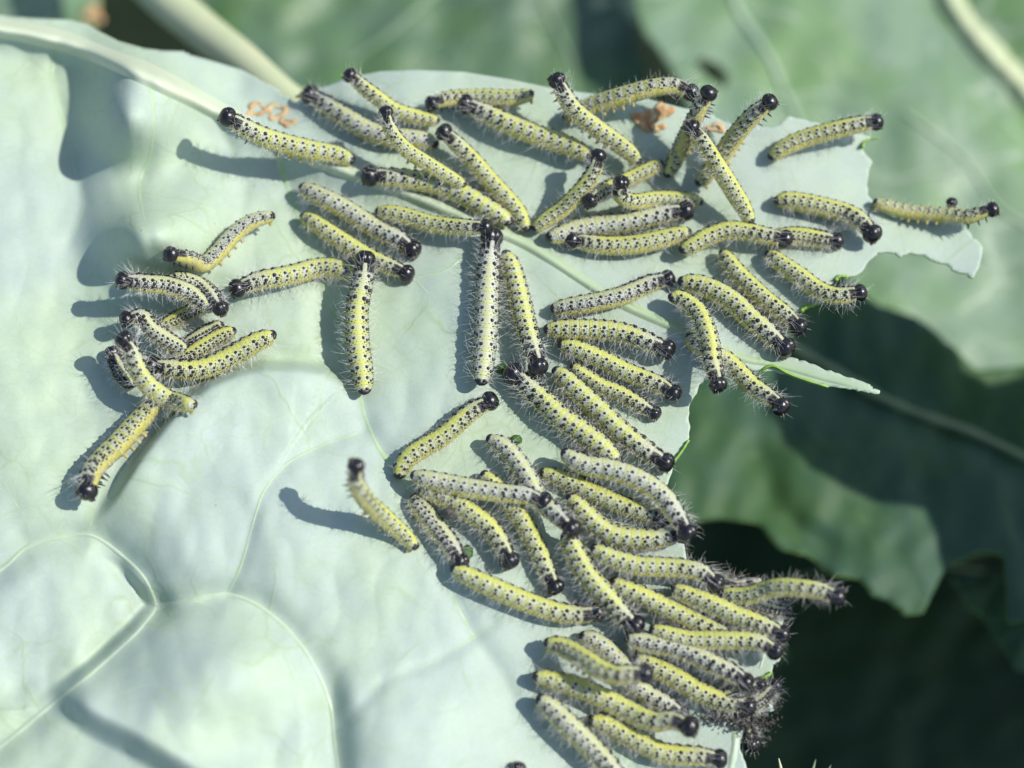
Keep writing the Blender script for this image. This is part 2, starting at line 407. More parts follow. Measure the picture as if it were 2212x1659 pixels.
SIDE = [
 ([(596, 322), (620, 400), (655, 500), (700, 620), (738, 720), (772, 830), (790, 905), (822, 975), (872, 1035), (905, 1110), (960, 1250), (1020, 1370), (1080, 1460), (1108, 1515)], 13, 7, .03, 'veing'),
 ([(-160, 1330), (0, 1230), (60, 1180), (140, 1160), (200, 1158), (262, 1200), (312, 1250), (340, 1310)], 8, 7, .05, 'vein'),
 ([(340, 1310), (400, 1300), (490, 1286), (560, 1310), (630, 1370), (680, 1440), (712, 1520), (722, 1600), (735, 1700)], 9, 6, .05, 'vein'),
 ([(340, 1310), (290, 1370), (200, 1450), (100, 1530), (0, 1612), (-120, 1700)], 6, 9, .05, 'vein'),
 ([(492, 1284), (522, 1215), (552, 1110), (572, 1058), (622, 1000), (700, 960), (782, 932)], 4, 3.5, .03, 'veing'),
 ([(128, 92), (112, 160), (135, 260), (165, 380), (182, 440), (150, 520)], 6, 4, .03, 'veing'),
 ([(318, 160), (332, 240), (325, 330), (300, 400), (318, 500), (345, 598), (380, 640)], 6, 4, .03, 'veing'),
 ([(465, 240), (500, 330), (530, 400), (520, 470)], 4, 3, .02, 'veing'),
 ([(1062, 1345), (1010, 1385), (930, 1432), (830, 1470), (745, 1560)], 4, 3, .02, 'veing'),
 ([(1086, 545), (1010, 552), (960, 585), (900, 600), (930, 640)], 5, 4, .03, 'veing'),
 ([(0, 1030), (50, 1120), (62, 1178)], 4, 3, .02, 'veing'),
 ([(190, 1150), (220, 1050), (240, 980)], 4, 3, .02, 'veing'),
 ([(230, 1510), (330, 1480), (400, 1540), (430, 1610), (425, 1700)], 4, 3, .02, 'veing'),
 ([(1590, 1575), (1586, 1620), (1578, 1665), (1570, 1740)], 11, 12, .06, 'vein'),
 ([(1668, 1330), (1655, 1395), (1640, 1450)], 5, 5, .04, 'vein'),
 ([(900, 330), (1000, 345), (1130, 352)], 3, 3, .02, 'veing'),
]
VG = [(SIDE[0][0], .09, 24)] + [(s[0], .26, 34) for s in SIDE[1:4]] + [(s[0], .05, 16) for s in SIDE[4:9]]

def sheet(name, poly, Hf, cell, mats, thick, parent=None, kind=None):
    P = np.asarray(poly, float)
    u0, v0 = P.min(0) - cell * 2; u1, v1 = P.max(0) + cell * 2
    nu = int((u1 - u0) / cell) + 1; nv = int((v1 - v0) / cell) + 1
    U, V = np.meshgrid(u0 + np.arange(nu) * cell, v0 + np.arange(nv) * cell)
    U = U.ravel().copy(); V = V.ravel().copy()
    # nearest point on the outline
    best = np.full(U.shape, 1e9); nxp = U.copy(); nyp = V.copy(); n = len(P)
    for i in range(n):
        a, b = P[i], P[(i + 1) % n]; e = b - a; L2 = e @ e
        if L2 < 1e-9: continue
        lo = np.minimum(a, b) - cell * 1.5; hi = np.maximum(a, b) + cell * 1.5
        k = np.nonzero((U > lo[0]) & (U < hi[0]) & (V > lo[1]) & (V < hi[1]))[0]
        if len(k) == 0: continue
        t = np.clip(((U[k] - a[0]) * e[0] + (V[k] - a[1]) * e[1]) / L2, 0, 1)
        px, py = a[0] + t * e[0], a[1] + t * e[1]; d = np.hypot(U[k] - px, V[k] - py)
        m = d < best[k]; kk = k[m]; best[kk] = d[m]; nxp[kk] = px[m]; nyp[kk] = py[m]
    sn = best < cell * .62
    ins = inside(U, V, P)
    U2 = np.where(sn, nxp, U); V2 = np.where(sn, nyp, V)
    ok = (ins | sn).reshape(nv, nu)
    idx = np.arange(nu * nv).reshape(nv, nu)
    q = np.stack([idx[1:, :-1].ravel(), idx[1:, 1:].ravel(), idx[:-1, 1:].ravel(), idx[:-1, :-1].ravel()], -1)
    keep = ok.ravel()[q].all(1) & inside(U2[q].mean(1), V2[q].mean(1), P) & ~sn[q].all(1)
    q = q[keep]
    used = np.unique(q); remap = -np.ones(nu * nv, int); remap[used] = np.arange(len(used))
    UU, VV = U2[used], V2[used]
    o = mesh(name, W(UU, VV, Hf(UU, VV)), remap[q], mats, parent)
    if thick:
        md = o.modifiers.new('thickness', 'SOLIDIFY'); md.thickness = thick; md.offset = -1; md.material_offset_rim = 1
    return o

def ridge(name, L, w0, w1, hgt, Hf, mat, parent, n=None, prof=2.0, sink=.012, cap=True):
    """raised vein: a strip that swells out of the surface below it"""
    L = np.asarray(L, float); tot = np.linalg.norm(np.diff(L, axis=0), axis=1).sum()
    n = n or max(12, int(tot / 9)); C = catmull(L, n)
    T = np.gradient(C, axis=0); T /= np.linalg.norm(T, axis=1)[:, None]; N = np.stack([-T[:, 1], T[:, 0]], -1)
    k = 11; sgrid = np.linspace(-1, 1, k); t = np.linspace(0, 1, n)
    wd = (w0 + (w1 - w0) * t) * (1 + .10 * np.sin(t * 23 + w0) + .06 * np.sin(t * 61))
    U = C[:, 0:1] + N[:, 0:1] * wd[:, None] * sgrid; V = C[:, 1:2] + N[:, 1:2] * wd[:, None] * sgrid
    pr = np.cos(sgrid * math.pi / 2) ** prof
    ends = smooth(0, .03, t) * smooth(1, .97, t) if cap else np.ones(n)
    hh = (hgt if np.isscalar(hgt) else np.interp(t, [0, 1], hgt)) * np.ones(n)
    Z = Hf(U, V) - sink + (hh * ends * (wd / max(w0, w1)))[:, None] * pr[None, :]
    Pn = W(U, V, Z).reshape(-1, 3)
    i = np.arange(n - 1)[:, None] * k + np.arange(k - 1)[None, :]; i = i.ravel()
    F = np.stack([i, i + 1, i + k + 1, i + k], -1)
    # keep normals upward
    a, b, c = Pn[F[0, 0]], Pn[F[0, 1]], Pn[F[0, 2]]
    if np.cross(b - a, c - a)[2] < 0: F = F[:, ::-1]
    return mesh(name, Pn, np.ascontiguousarray(F), mat, parent)

leaf_base = W(900, 900, 0)
leaf = thing('cabbage_leaf', 'big pale blue-green cabbage leaf with chewed right margin, covered in caterpillars', 'leaf', (0, 0, 0))
sheet('leaf_blade', OUTJ, H, 5.0, [M['leaf'], M['cut']], .045, leaf)
ridge('midrib', MID, 27, 9, (.40, .10), H, M['midrib'], leaf, prof=1.3, n=260)
for L, w0, w1, h, m in SIDE: ridge('vein', L, w0 * 1.1, w1 * 1.0, h * .8, H, M[m], leaf)

# withered brown rims of old feeding holes, part of the leaf
def crumple(name, cu, cv, ru, rv, mat, parent, Hf, seed, n=26, ring=False, lift=.05, amp=.10, rot=0, thick=4.0):
    r = random.Random(seed); P = []; F = []; k = 7
    for i in range(n):
        a = 2 * math.pi * i / n; rr = 1 + .22 * math.sin(3 * a + seed) + .12 * math.sin(5 * a + seed * 2) + r.uniform(-.08, .08)
        for j in range(k):
            f = (1 - j / (k - 1) * (thick / max(ru, rv) if ring else 1)) * rr
            x, y = ru * f * math.cos(a), rv * f * math.sin(a)
            u = cu + x * math.cos(rot) - y * math.sin(rot); v = cv + x * math.sin(rot) + y * math.cos(rot)
            z = float(Hf(np.array(u), np.array(v))) + lift * math.sin(math.pi * (j + .6) / k) + amp * (mnoise.noise(Vector((u * .06, v * .06, seed * 3.1)))) * (1 if 0 < j else .2) + .012
            P.append(W(u, v, z))
    for i in range(n):
        for j in range(k - 1):
            a, b = i * k + j, ((i + 1) % n) * k + j; F.append((a, a + 1, b + 1, b))
    o = mesh(name, P, F, mat, parent); md = o.modifiers.new('t', 'SOLIDIFY'); md.thickness = .02
    return o
for a in [(556, 236, 24, 15, 1, True), (598, 240, 24, 17, 2, True), (622, 264, 20, 9, 3, True), (1392, 258, 26, 22, 4, False), (1432, 240, 22, 18, 8, False), (1420, 275, 20, 10, 9, False), (1546, 276, 22, 10, 5, True), (655, 206, 14, 8, 6, False), (1905, 440, 16, 6, 7, False)]:
    crumple('withered_patch', a[0], a[1], a[2], a[3], M['brown'], leaf, H, a[4], ring=a[5], lift=.03, amp=.06, thick=14)
# fresh green nibbled lips standing up at the margin
for (L, w0, w1) in [([(1640, 803), (1668, 790), (1700, 806), (1742, 822), (1790, 836)], 4, 3), ([(1864, 322), (1866, 308), (1882, 300), (1900, 297)], 4, 2), ([(1804, 606), (1812, 597), (1832, 598)], 5, 3),
                    ([(1728, 672), (1745, 662), (1770, 655)], 6, 3), ([(1644, 1467), (1662, 1456), (1664, 1450)], 6, 4), ([(1452, 1000), (1470, 978), (1488, 950)], 4, 3)]:
    ridge('chewed_lip', L, w0, w1, .16, H, M['cut'], leaf, prof=.8, n=16)

# ------------------------------------------------------------------ background leaves
def bh(z0, gx, gy, cu, cv, amp, sc, seed, extra=None):
    def f(u, v):
        z = z0 + gx * (u - cu) / 92 + gy * (v - cv) / 92 + amp * wob(u, v, sc, seed) + amp * .35 * wob(u, v, sc * .33, seed + 3)
        return z + extra(u, v) if extra is not None else z
    return f

def vein_valley(L, a, wd):
    def f(u, v):
        d, s, p = poly_dist(np.asarray(u, float), np.asarray(v, float), L); return -a * np.exp(-(d / wd) ** 2)
    return f

RV = [(2030, -60), (2060, 10), (2110, 80), (2212, 190), (2330, 330)]
hR = bh(-10.5, -.05, .05, 1900, 300, .35, 520, 1, vein_valley(RV, .5, 90))
RP = [(1365, -140), (1372, 20), (1390, 70), (1425, 110), (1450, 150), (1475, 210), (1520, 290), (1600, 420), (1640, 560), (1700, 760), (1900, 860), (2500, 960), (2500, -140)]
HOLE = [(1502, 128), (1530, 130), (1553, 140), (1568, 162), (1572, 186), (1560, 190), (1545, 176), (1520, 158), (1504, 142)]
ridx = max(range(len(RP)), key=lambda i: 0)
def with_hole(P, hole, at, side):
    # bridge outline to hole with a hairline cut so the blade really is pierced
    i = at; k = min(range(len(hole)), key=lambda j: math.dist(hole[j], P[i])); h = hole[k:] + hole[:k]
    if side: h = h[::-1]
    return P[:i + 1] + h + [h[0]] + P[i:]
rl = thing('cabbage_leaf', 'large blurred bright green leaf filling the upper right behind', 'leaf', (0, 0, 0), 'cabbage leaves in the background')
def hole_sheet(name, poly, hole, Hf, cell, mats, thick, parent):
    """a blade with a real hole: faces whose centre is in the hole are left out, edge vertices pulled onto its rim"""
    o = sheet(name, poly, Hf, cell, mats, 0, parent)
    me = o.data; n = len(me.vertices)
    co = np.zeros(n * 3, np.float32); me.vertices.foreach_get('co', co); co = co.reshape(-1, 3).astype(float)
    rel = co - CAM; a = rel[:, 0]; b = rel[:, 1] * cT + rel[:, 2] * sT; c = rel[:, 1] * sT - rel[:, 2] * cT
    u = (a / c / .3 + 1) * 1106; v = 829.5 - b / c / .3 * 1106
    P = np.asarray(hole + [hole[0]], float); best, s, p = poly_dist(u, v, P)
    ins = inside(u, v, P)
    import bmesh
    bm = bmesh.new(); bm.from_mesh(me); bm.verts.ensure_lookup_table()
    cen = np.asarray(hole).mean(0)
    kill = [bm.verts[i] for i in np.nonzero(ins & (best > cell * .5))[0]]
    bmesh.ops.delete(bm, geom=kill, context='VERTS'); bm.to_mesh(me); bm.free()
    if thick:
        md = o.modifiers.new('thickness', 'SOLIDIFY'); md.thickness = thick; md.offset = -1
    return o
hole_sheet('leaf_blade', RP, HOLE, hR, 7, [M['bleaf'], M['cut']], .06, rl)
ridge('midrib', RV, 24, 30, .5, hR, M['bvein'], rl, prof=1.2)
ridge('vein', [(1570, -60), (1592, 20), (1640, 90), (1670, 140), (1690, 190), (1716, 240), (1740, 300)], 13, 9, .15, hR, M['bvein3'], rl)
ridge('vein', [(2212, 330), (2100, 355), (1980, 380), (1880, 400)], 12, 8, .12, hR, M['bvein3'], rl)
ridge('vein', [(2150, 560), (2050, 540), (1960, 545), (1880, 570)], 10, 6, .1, hR, M['bleaf'], rl)
ridge('vein', [(1950, 240), (2030, 300), (2090, 350), (2150, 440), (2230, 500)], 8, 6, .1, hR, M['bvein3'], rl)

LV = [(1640, 700), (1700, 742), (1800, 800), (1900, 858), (2000, 900), (2100, 935), (2212, 988), (2360, 1060)]
_fold = vein_valley([(1640, 990), (1656, 1046), (1680, 1110), (1730, 1150), (1790, 1180)], .26, 34)
_lv = vein_valley(LV, .35, 70)
hL = bh(-8.2, -.02, .10, 1900, 700, .34, 330, 4, lambda u, v: _lv(u, v) + _fold(u, v))
LP = [(1500, 520), (1700, 520), (1780, 560), (1830, 600), (1890, 655), (1990, 690), (2060, 750), (2110, 800), (2212, 790), (2480, 740), (2500, 1210), (2330, 1290), (2180, 1350), (2170, 1200), (2120, 1190), (2040, 1230), (2022, 1268),
      (1996, 1322), (1960, 1330), (1925, 1300), (1890, 1290), (1860, 1250), (1800, 1240), (1740, 1195), (1690, 1190), (1640, 1130), (1560, 1120), (1440, 1130), (1300, 1100), (1300, 600)]
ll = thing('cabbage_leaf', 'blurred leaf with long pale midrib, mostly in dark shade, right of the caterpillars', 'leaf', (0, 0, 0), 'cabbage leaves in the background')
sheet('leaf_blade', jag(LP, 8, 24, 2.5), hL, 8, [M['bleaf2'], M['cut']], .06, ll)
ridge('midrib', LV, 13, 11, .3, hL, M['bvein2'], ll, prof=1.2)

hT = bh(-12.5, .03, .03, 1200, 100, .55, 380, 2)
TP = [(1060, -160), (1420, -160), (1400, 0), (1380, 80), (1396, 150), (1400, 300), (1000, 330), (1010, 100)]
tl = thing('cabbage_leaf', 'dark bluish leaf with yellowing top, behind the upper margin', 'leaf', (0, 0, 0), 'cabbage leaves in the background')
sheet('leaf_blade', TP, hT, 9, [M['bleafm'], M['cut']], .06, tl)
ridge('vein', [(1150, -60), (1190, 40), (1230, 130), (1240, 240)], 8, 5, .15, hT, M['bleaf'], tl)
for a in [(1300, 5, 26, 14, 21), (1375, 12, 30, 30, 22)]:
    crumple('withered_patch', a[0], a[1], a[2], a[3], M['bvein'], tl, hT, a[4], lift=.05)

hS = bh(-11.5, -.04, .02, 700, 100, .55, 420, 6)
SP = [(395, -160), (1150, -160), (1180, 60), (1160, 330), (560, 330), (470, 160), (420, 60)]
sl = thing('cabbage_leaf', 'blurred green leaf beyond the thick pale stem, top centre', 'leaf', (0, 0, 0), 'cabbage leaves in the background')
sheet('leaf_blade', SP, hS, 9, [M['bleafm'], M['cut']], .06, sl)
ridge('vein', [(980, -60), (900, 20), (830, 80), (760, 130)], 9, 5, .2, hS, M['bvein3'], sl)
ridge('vein', [(960, 130), (1010, 60), (1080, 0), (1150, -60)], 8, 5, .2, hS, M['bleafm'], sl)

hU = bh(-10, .04, .02, 100, 50, .4, 300, 8)
UP = [(-200, -160), (200, -160), (215, 0), (200, 60), (230, 100), (200, 200), (-200, 200)]
ul = thing('cabbage_leaf', 'blurred mid green leaf in the top left corner above the midrib', 'leaf', (0, 0, 0), 'cabbage leaves in the background')
sheet('leaf_blade', UP, hU, 9, [M['bleaf'], M['cut']], .06, ul)
crumple('withered_patch', 200, 30, 22, 22, M['brown'], ul, hU, 31, lift=.1)

# thick pale stem crossing the top left
def tube(name, P, R, mat, parent=None, k=16, at=None, cap=True):
    P = np.asarray(P, float); n = len(P); T = np.gradient(P, axis=0); T /= np.linalg.norm(T, axis=1)[:, None]
    up = np.array([0, 0, 1.0]); B = np.cross(T, up); B /= np.linalg.norm(B, axis=1)[:, None] + 1e-9; N = np.cross(B, T)
    a = np.linspace(0, 2 * math.pi, k, endpoint=False); R = np.broadcast_to(np.asarray(R, float), (n,))
    V = P[:, None, :] + R[:, None, None] * (N[:, None, :] * np.cos(a)[None, :, None] + B[:, None, :] * np.sin(a)[None, :, None])
    V = V.reshape(-1, 3); i = np.arange(n - 1)[:, None] * k; j = np.arange(k)[None, :]; j2 = (j + 1) % k
    F = np.stack([(i + j).ravel(), (i + k + j).ravel(), (i + k + j2).ravel(), (i + j2).ravel()], -1)
    F = [tuple(f) for f in F[:, ::-1]] 
    if cap: F += [tuple(range(k)), tuple(range(n * k - 1, n * k - k - 1, -1))]
    return mesh(name, V, F, mat, parent, at=at)
st = catmull([tuple(W(u, v, z)) for u, v, z in [(230, -160, -6.5), (330, -30, -5.2), (430, 60, -4.2), (520, 130, -3.2), (600, 200, -2.3), (690, 270, -1.9), (760, 340, -1.7)]], 40)
o = tube('leaf_stem', st, np.linspace(.70, .42, 40), M['bvein'], k=20)
tag(o, 'thick pale yellow-green leaf stem slanting in from the top left', 'stem')

# deeper leaves at the right and bottom
hD = bh(-13, .02, -.03, 2000, 1500, .5, 400, 5)
DP = [(1380, 1000), (1600, 1060), (1900, 1180), (2060, 1210), (2480, 1120), (2500, 1900), (1300, 1900)]
dl = thing('cabbage_leaf', 'very dark shaded leaf in the lower right corner', 'leaf', (0, 0, 0), 'cabbage leaves in the background')
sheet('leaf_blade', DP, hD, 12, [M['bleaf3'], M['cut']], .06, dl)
ridge('vein', [(1600, 1270), (1750, 1240), (1900, 1215), (2050, 1225), (2212, 1250)], 5, 5, .1, hD, M['bvein2'], dl)
hE = bh(-9.8, .0, -.05, 2150, 1250, .2, 200, 7)
EP = [(2052, 1245), (2100, 1238), (2170, 1232), (2190, 1222), (2300, 1210), (2330, 1500), (2190, 1440), (2120, 1330), (2090, 1310), (2070, 1270)]
el_ = thing('cabbage_leaf', 'small blurred dark leaf tip near the right edge', 'leaf', (0, 0, 0), 'cabbage leaves in the background')
sheet('leaf_blade', jag(EP, 0, 9, 4), hE, 7, [M['bleaf2'], M['cut']], .05, el_)

# unseen leaf added higher beyond the right edge, outlined to shade the lower right
SH = [(1835, 560), (1880, 640), (1960, 672), (2040, 720), (2090, 800), (2150, 830), (2260, 800), (2500, 760), (2900, 1000), (2900, 2050), (1650, 2050), (1500, 1500), (1700, 1330), (1800, 1320), (2060, 1345), (2150, 1310), (2060, 1265),
      (2020, 1180), (1990, 1100), (1920, 1085), (1830, 1050), (1740, 1010), (1690, 950), (1672, 880), (1676, 800), (1700, 720), (1640, 660), (1740, 600)]
_su = np.array([p[0] for p in SH], float); _sv = np.array([p[1] for p in SH], float)
Pg = W(_su, _sv, hL(_su, _sv))
Pt = Pg + np.array(SUN)[None] * ((4.9 - Pg[:, 2]) / SUN.z)[:, None]
bmv = [tuple(p + np.array([0, 0, .25 * math.sin(i * 1.7)])) for i, p in enumerate(Pt)]
import bmesh
bm = bmesh.new(); f = bm.faces.new([bm.verts.new(p) for p in bmv]); bmesh.ops.triangulate(bm, faces=[f]); bmesh.ops.subdivide_edges(bm, edges=bm.edges[:], cuts=2)
bmesh.ops.triangulate(bm, faces=bm.faces[:])
me = bpy.data.meshes.new('cabbage_leaf'); bm.to_mesh(me); bm.free(); me.materials.append(M['bleaf'])
o = bpy.data.objects.new('cabbage_leaf', me); S.collection.objects.link(o)
md = o.modifiers.new('t', 'SOLIDIFY'); md.thickness = .06
tag(o, 'unseen cabbage leaf added beyond the right edge to shade the lower right', 'leaf', 'cabbage leaves in the background')

g = mesh('ground', [(-150, -150, -28), (150, -150, -28), (150, 150, -28), (-150, 150, -28)], [(0, 1, 2, 3)], M['soil'], smooth_on=False)
tag(g, 'dark garden soil under the plants', None, None, 'structure')

# ------------------------------------------------------------------ caterpillars
RNG = np.random.RandomState(11)
NSEG = 12.6
def unit(a): return a / (np.linalg.norm(a, axis=-1, keepdims=True) + 1e-9)

def hairs(roots, dirs, bends, lens, rad, name, mat, parent, at):
    n = len(roots); k = 5; t = np.linspace(0, 1, k)[None, :, None]
    roots = roots[:, None, :]; d = dirs[:, None, :]; b = bends[:, None, :]; L = lens[:, None, None]
    P = roots + L * (d * t + b * t ** 2 * .5)
    T = unit(np.gradient(P, axis=1)); ref = unit(RNG.normal(size=(n, 1, 3)) + 0 * P)
    A = unit(np.cross(T, ref)); B = np.cross(T, A); a = np.array([0, 2.094, 4.189])
    R = rad * (1 - t * .8)
    V = P[:, :, None, :] + R[:, :, None, :] * (A[:, :, None, :] * np.cos(a)[None, None, :, None] + B[:, :, None, :] * np.sin(a)[None, None, :, None])
    V = V.reshape(-1, 3)
    base = (np.arange(n) * k * 3)[:, None, None]; i = (np.arange(k - 1) * 3)[None, :, None]; j = np.arange(3)[None, None, :]; j2 = (j + 1) % 3
    F = np.stack([(base + i + j).ravel(), (base + i + j2).ravel(), (base + i + 3 + j2).ravel(), (base + i + 3 + j).ravel()], -1)
    o = mesh(name, V, F, mat, parent, at=at); o['kind'] = 'stuff'; return o

def head_mesh(R):
    nu, nv = 22, 15; V = []; F = []
    for i in range(nv):
        th = math.pi * i / (nv - 1)           # 0 = top (dorsal), axis Z=dorsal, X=side, Y=front
        for j in range(nu):
            ph = 2 * math.pi * j / nu
            x, y, z = math.sin(th) * math.cos(ph), math.sin(th) * math.sin(ph), math.cos(th)
            g = math.exp(-(x / .14) ** 2) * max(0, z * .75 + y * .5 + .1) * .13
            s = 1 - g
            V.append((R * 1.02 * x * s, R * .86 * y * s * (1.05 if y > 0 else 1), R * 1.02 * z * s - .05 * R * max(0, y)))
    for i in range(nv - 1):
        for j in range(nu):
            F.append((i * nu + j, (i + 1) * nu + j, (i + 1) * nu + (j + 1) % nu, i * nu + (j + 1) % nu))
    return np.array(V), F

def mouth_mesh(R):
    V = []; F = []
    def blob(c, r, n=7, m=5):
        b = len(V)
        for i in range(m):
            th = math.pi * i / (m - 1)
            for j in range(n):
                ph = 2 * math.pi * j / n
                V.append((c[0] + r[0] * math.sin(th) * math.cos(ph), c[1] + r[1] * math.sin(th) * math.sin(ph), c[2] + r[2] * math.cos(th)))
        for i in range(m - 1):
            for j in range(n): F.append((b + i * n + j, b + (i + 1) * n + j, b + (i + 1) * n + (j + 1) % n, b + i * n + (j + 1) % n))
    blob((0, .78 * R, -.52 * R), (.26 * R, .14 * R, .16 * R))          # clypeus and lip
    for s in (-1, 1):
        blob((s * .22 * R, .74 * R, -.70 * R), (.15 * R, .16 * R, .14 * R))   # jaws
        blob((s * .42 * R, .72 * R, -.58 * R), (.06 * R, .17 * R, .06 * R))   # antennae
        for q in range(3): blob((s * (.62 + .05 * q) * R, (.62 - .08 * q) * R, (-.30 + .13 * q) * R), (.05 * R,) * 3, 6, 4)
    return np.array(V), F

def leg_mesh(P0, d, L, r0, hook):
    """small jointed cone leg from P0 along d, bending towards hook"""
    n = 6; t = np.linspace(0, 1, n)[:, None]
    P = P0 + d * L * t + hook * L * .5 * t ** 2
    return P, r0 * (1 - .72 * t[:, 0]) * (1 + .16 * np.sin(t[:, 0] * 15))

TUB = [(.135, .30, 1.0), (.175, .74, .50), (.265, .48, .95), (.37, .34, .85), (.37, .72, .50), (.06, .62, .24), (.10, .90, .26), (.225, .92, .30), (.21, .16, .26), (.47, .55, .55), (.31, .76, .34), (.24, .70, .30), (.43, .84, .38), (.155, .52, .22), (.42, .14, .40)]

def caterpillar(pts, w, kind, label, lift=None, up=(0, .22), hair=1.0, legs=False, z0=0.0):
    """pts head to tail in photo positions; w = width in the photo; lift = heights above the leaf in cm, head to tail"""
    pts = np.asarray(pts, float); m = len(pts)
    tt = np.r_[0, np.cumsum(np.linalg.norm(np.diff(pts, axis=0), axis=1))]; tt /= tt[-1]
    if lift is None: lf = np.zeros(m)
    else: lf = np.interp(tt, np.linspace(0, 1, len(lift)), lift) * 1.0
    C2 = catmull(np.c_[pts, lf], 120)
    base_z = H(C2[:, 0], C2[:, 1])
    ker = np.ones(17) / 17; bz = np.convolve(np.pad(base_z, 8, mode='edge'), ker, 'valid')
    bz = np.maximum(bz, base_z - .08)
    P = W(C2[:, 0], C2[:, 1], bz); dist = np.linalg.norm(P - CAM, axis=1).mean()
    R = w / 2 / (3686.6 / dist) * 1.10
    P = W(C2[:, 0], C2[:, 1], bz + R * .93 + C2[:, 2] + z0)
    # resample evenly in space
    NR = 102
    d = np.r_[0, np.cumsum(np.linalg.norm(np.diff(P, axis=0), axis=1))]; L = d[-1]
    sr = np.linspace(0, L, NR); P = np.stack([np.interp(sr, d, P[:, k]) for k in range(3)], -1)
    T = unit(np.gradient(P, axis=0))
    upv = unit(np.array([up[0] + .12, up[1] + .22, 1.0]))
    N = unit(upv - (T @ upv)[:, None] * T)
    wgl = 0.10 * np.sin(np.linspace(0, 5, NR) + RNG.uniform(0, 6))
    Bn = np.cross(T, N); N = N * np.cos(wgl)[:, None] + Bn * np.sin(wgl)[:, None]; Bn = np.cross(T, N)
    t = np.linspace(0, 1, NR); seg = t * NSEG
    prof = np.interp(t, [0, .03, .08, .16, .3, .5, .75, .88, .94, .975, 1.0], [.70, .79, .87, .93, .97, 1.0, .98, .89, .76, .58, .18])
    fr = seg % 1.0; dd = np.minimum(fr, 1 - fr)
    prof = prof * (1 - .034 * np.exp(-(dd / .07) ** 2)) * (1 + .008 * np.sin(seg * 6.283 * 6))
    K = 22; th = np.linspace(0, 2 * math.pi, K, endpoint=False)   # 0 = dorsal
    def ring_r(c): return 1 - .10 * np.clip(-c, 0, 1) ** 2
    cs, sn_ = np.cos(th), np.sin(th); rr = ring_r(cs)
    V = P[:, None, :] + (R * prof)[:, None, None] * rr[None, :, None] * (N[:, None, :] * cs[None, :, None] + Bn[:, None, :] * sn_[None, :, None])
    segA = np.repeat(seg, K); angA = np.tile(np.minimum(th, 2 * math.pi - th) / math.pi, NR)
    V = V.reshape(-1, 3); i = (np.arange(NR - 1) * K)[:, None]; j = np.arange(K)[None, :]; j2 = (j + 1) % K
    F = np.stack([(i + j).ravel(), (i + j2).ravel(), (i + K + j2).ravel(), (i + K + j).ravel()], -1)
    V = np.vstack([V, P[-1] + T[-1] * R * .06, P[0]]); segA = np.r_[segA, seg[-1], 0]; angA = np.r_[angA, .3, .5]
    n0 = NR * K
    F = [tuple(x) for x in F] + [((NR - 1) * K + a, (NR - 1) * K + (a + 1) % K, n0) for a in range(K)] + [((a + 1) % K, a, n0 + 1) for a in range(K)]
    mid = P[NR // 2]; foot = (mid[0], mid[1], mid[2] - R)
    th_ = thing('caterpillar', label, 'caterpillar', foot, 'caterpillars feeding on the cabbage leaf')
    mesh('body', V, F, BM[kind], th_, at=foot, attrs={'seg': segA, 'ang': angA})
    def surf(s, ang):
        """point and normal on the body at segment coordinate s, signed angle fraction"""
        x = np.clip(s / NSEG, 0, 1) * (NR - 1); i0 = np.minimum(x.astype(int), NR - 2); f = (x - i0)[:, None]
        p = P[i0] * (1 - f) + P[i0 + 1] * f; nn = unit(N[i0] * (1 - f) + N[i0 + 1] * f); bb = unit(Bn[i0] * (1 - f) + Bn[i0 + 1] * f)
        pr = (prof[i0] * (1 - f[:, 0]) + prof[i0 + 1] * f[:, 0]); a = ang * math.pi
        c, s_ = np.cos(a), np.sin(a); o = nn * c[:, None] + bb * s_[:, None]
        return p + o * (R * pr * ring_r(c))[:, None], o, T[i0], nn
    # tubercles
    TS, TA, TR = [], [], []
    for sgm in range(0, 13):
        for (a, f, sz) in TUB:
            for sd in (-1, 1):
                if sgm == 12 and f > .4: continue
                k = 1.25 if sgm <= 3 and sgm > 0 and a > .1 else 1.0
                if kind == 'g': k *= 1.12
                TS.append(sgm + f + RNG.uniform(-.04, .04)); TA.append(sd * (a + RNG.uniform(-.012, .012))); TR.append(sz * k * RNG.uniform(.85, 1.12))
    TS, TA, TR = map(np.array, (TS, TA, TR)); TR = TR * R * .150
    q, nrm, tg, _n = surf(TS, TA)
    e1 = unit(np.cross(nrm, tg)); e2 = np.cross(nrm, e1); kk = 7; a = np.linspace(0, 2 * math.pi, kk, endpoint=False)
    rows = []
    for (fr_, up_) in ((1.05, -.15), (.85, .30), (.45, .62)):
        rows.append(q[:, None, :] + TR[:, None, None] * (fr_ * (e1[:, None, :] * np.cos(a)[None, :, None] + e2[:, None, :] * np.sin(a)[None, :, None]) + up_ * nrm[:, None, :]))
    top = (q + nrm * TR[:, None] * .75)[:, None, :]
    VV = np.concatenate(rows + [top], axis=1); per = 3 * kk + 1; nT = len(q)
    tri = []
    for r_ in range(2):
        for x in range(kk):
            y = (x + 1) % kk; a0, b0, c0, d0 = r_ * kk + x, r_ * kk + y, (r_ + 1) * kk + y, (r_ + 1) * kk + x
            tri += [(b0, a0, d0), (b0, d0, c0)]
    for x in range(kk): tri.append((2 * kk + (x + 1) % kk, 2 * kk + x, 3 * kk))
    tri = np.array(tri)[:, ::-1]; FF = (np.arange(nT)[:, None, None] * per + tri[None]).reshape(-1, 3)
    o = mesh('tubercles', VV.reshape(-1, 3), FF, M['blacks'], th_, at=foot); o['kind'] = 'stuff'
    # bristles: one from each larger tubercle, a fringe low on both sides, a tuft behind the head
    big = (TR > R * .142 * .48) & (RNG.uniform(size=len(TR)) < np.where(TS < 2, 1, .55))
    r1 = q[big]; n1 = nrm[big]; t1 = tg[big]; k = len(r1)
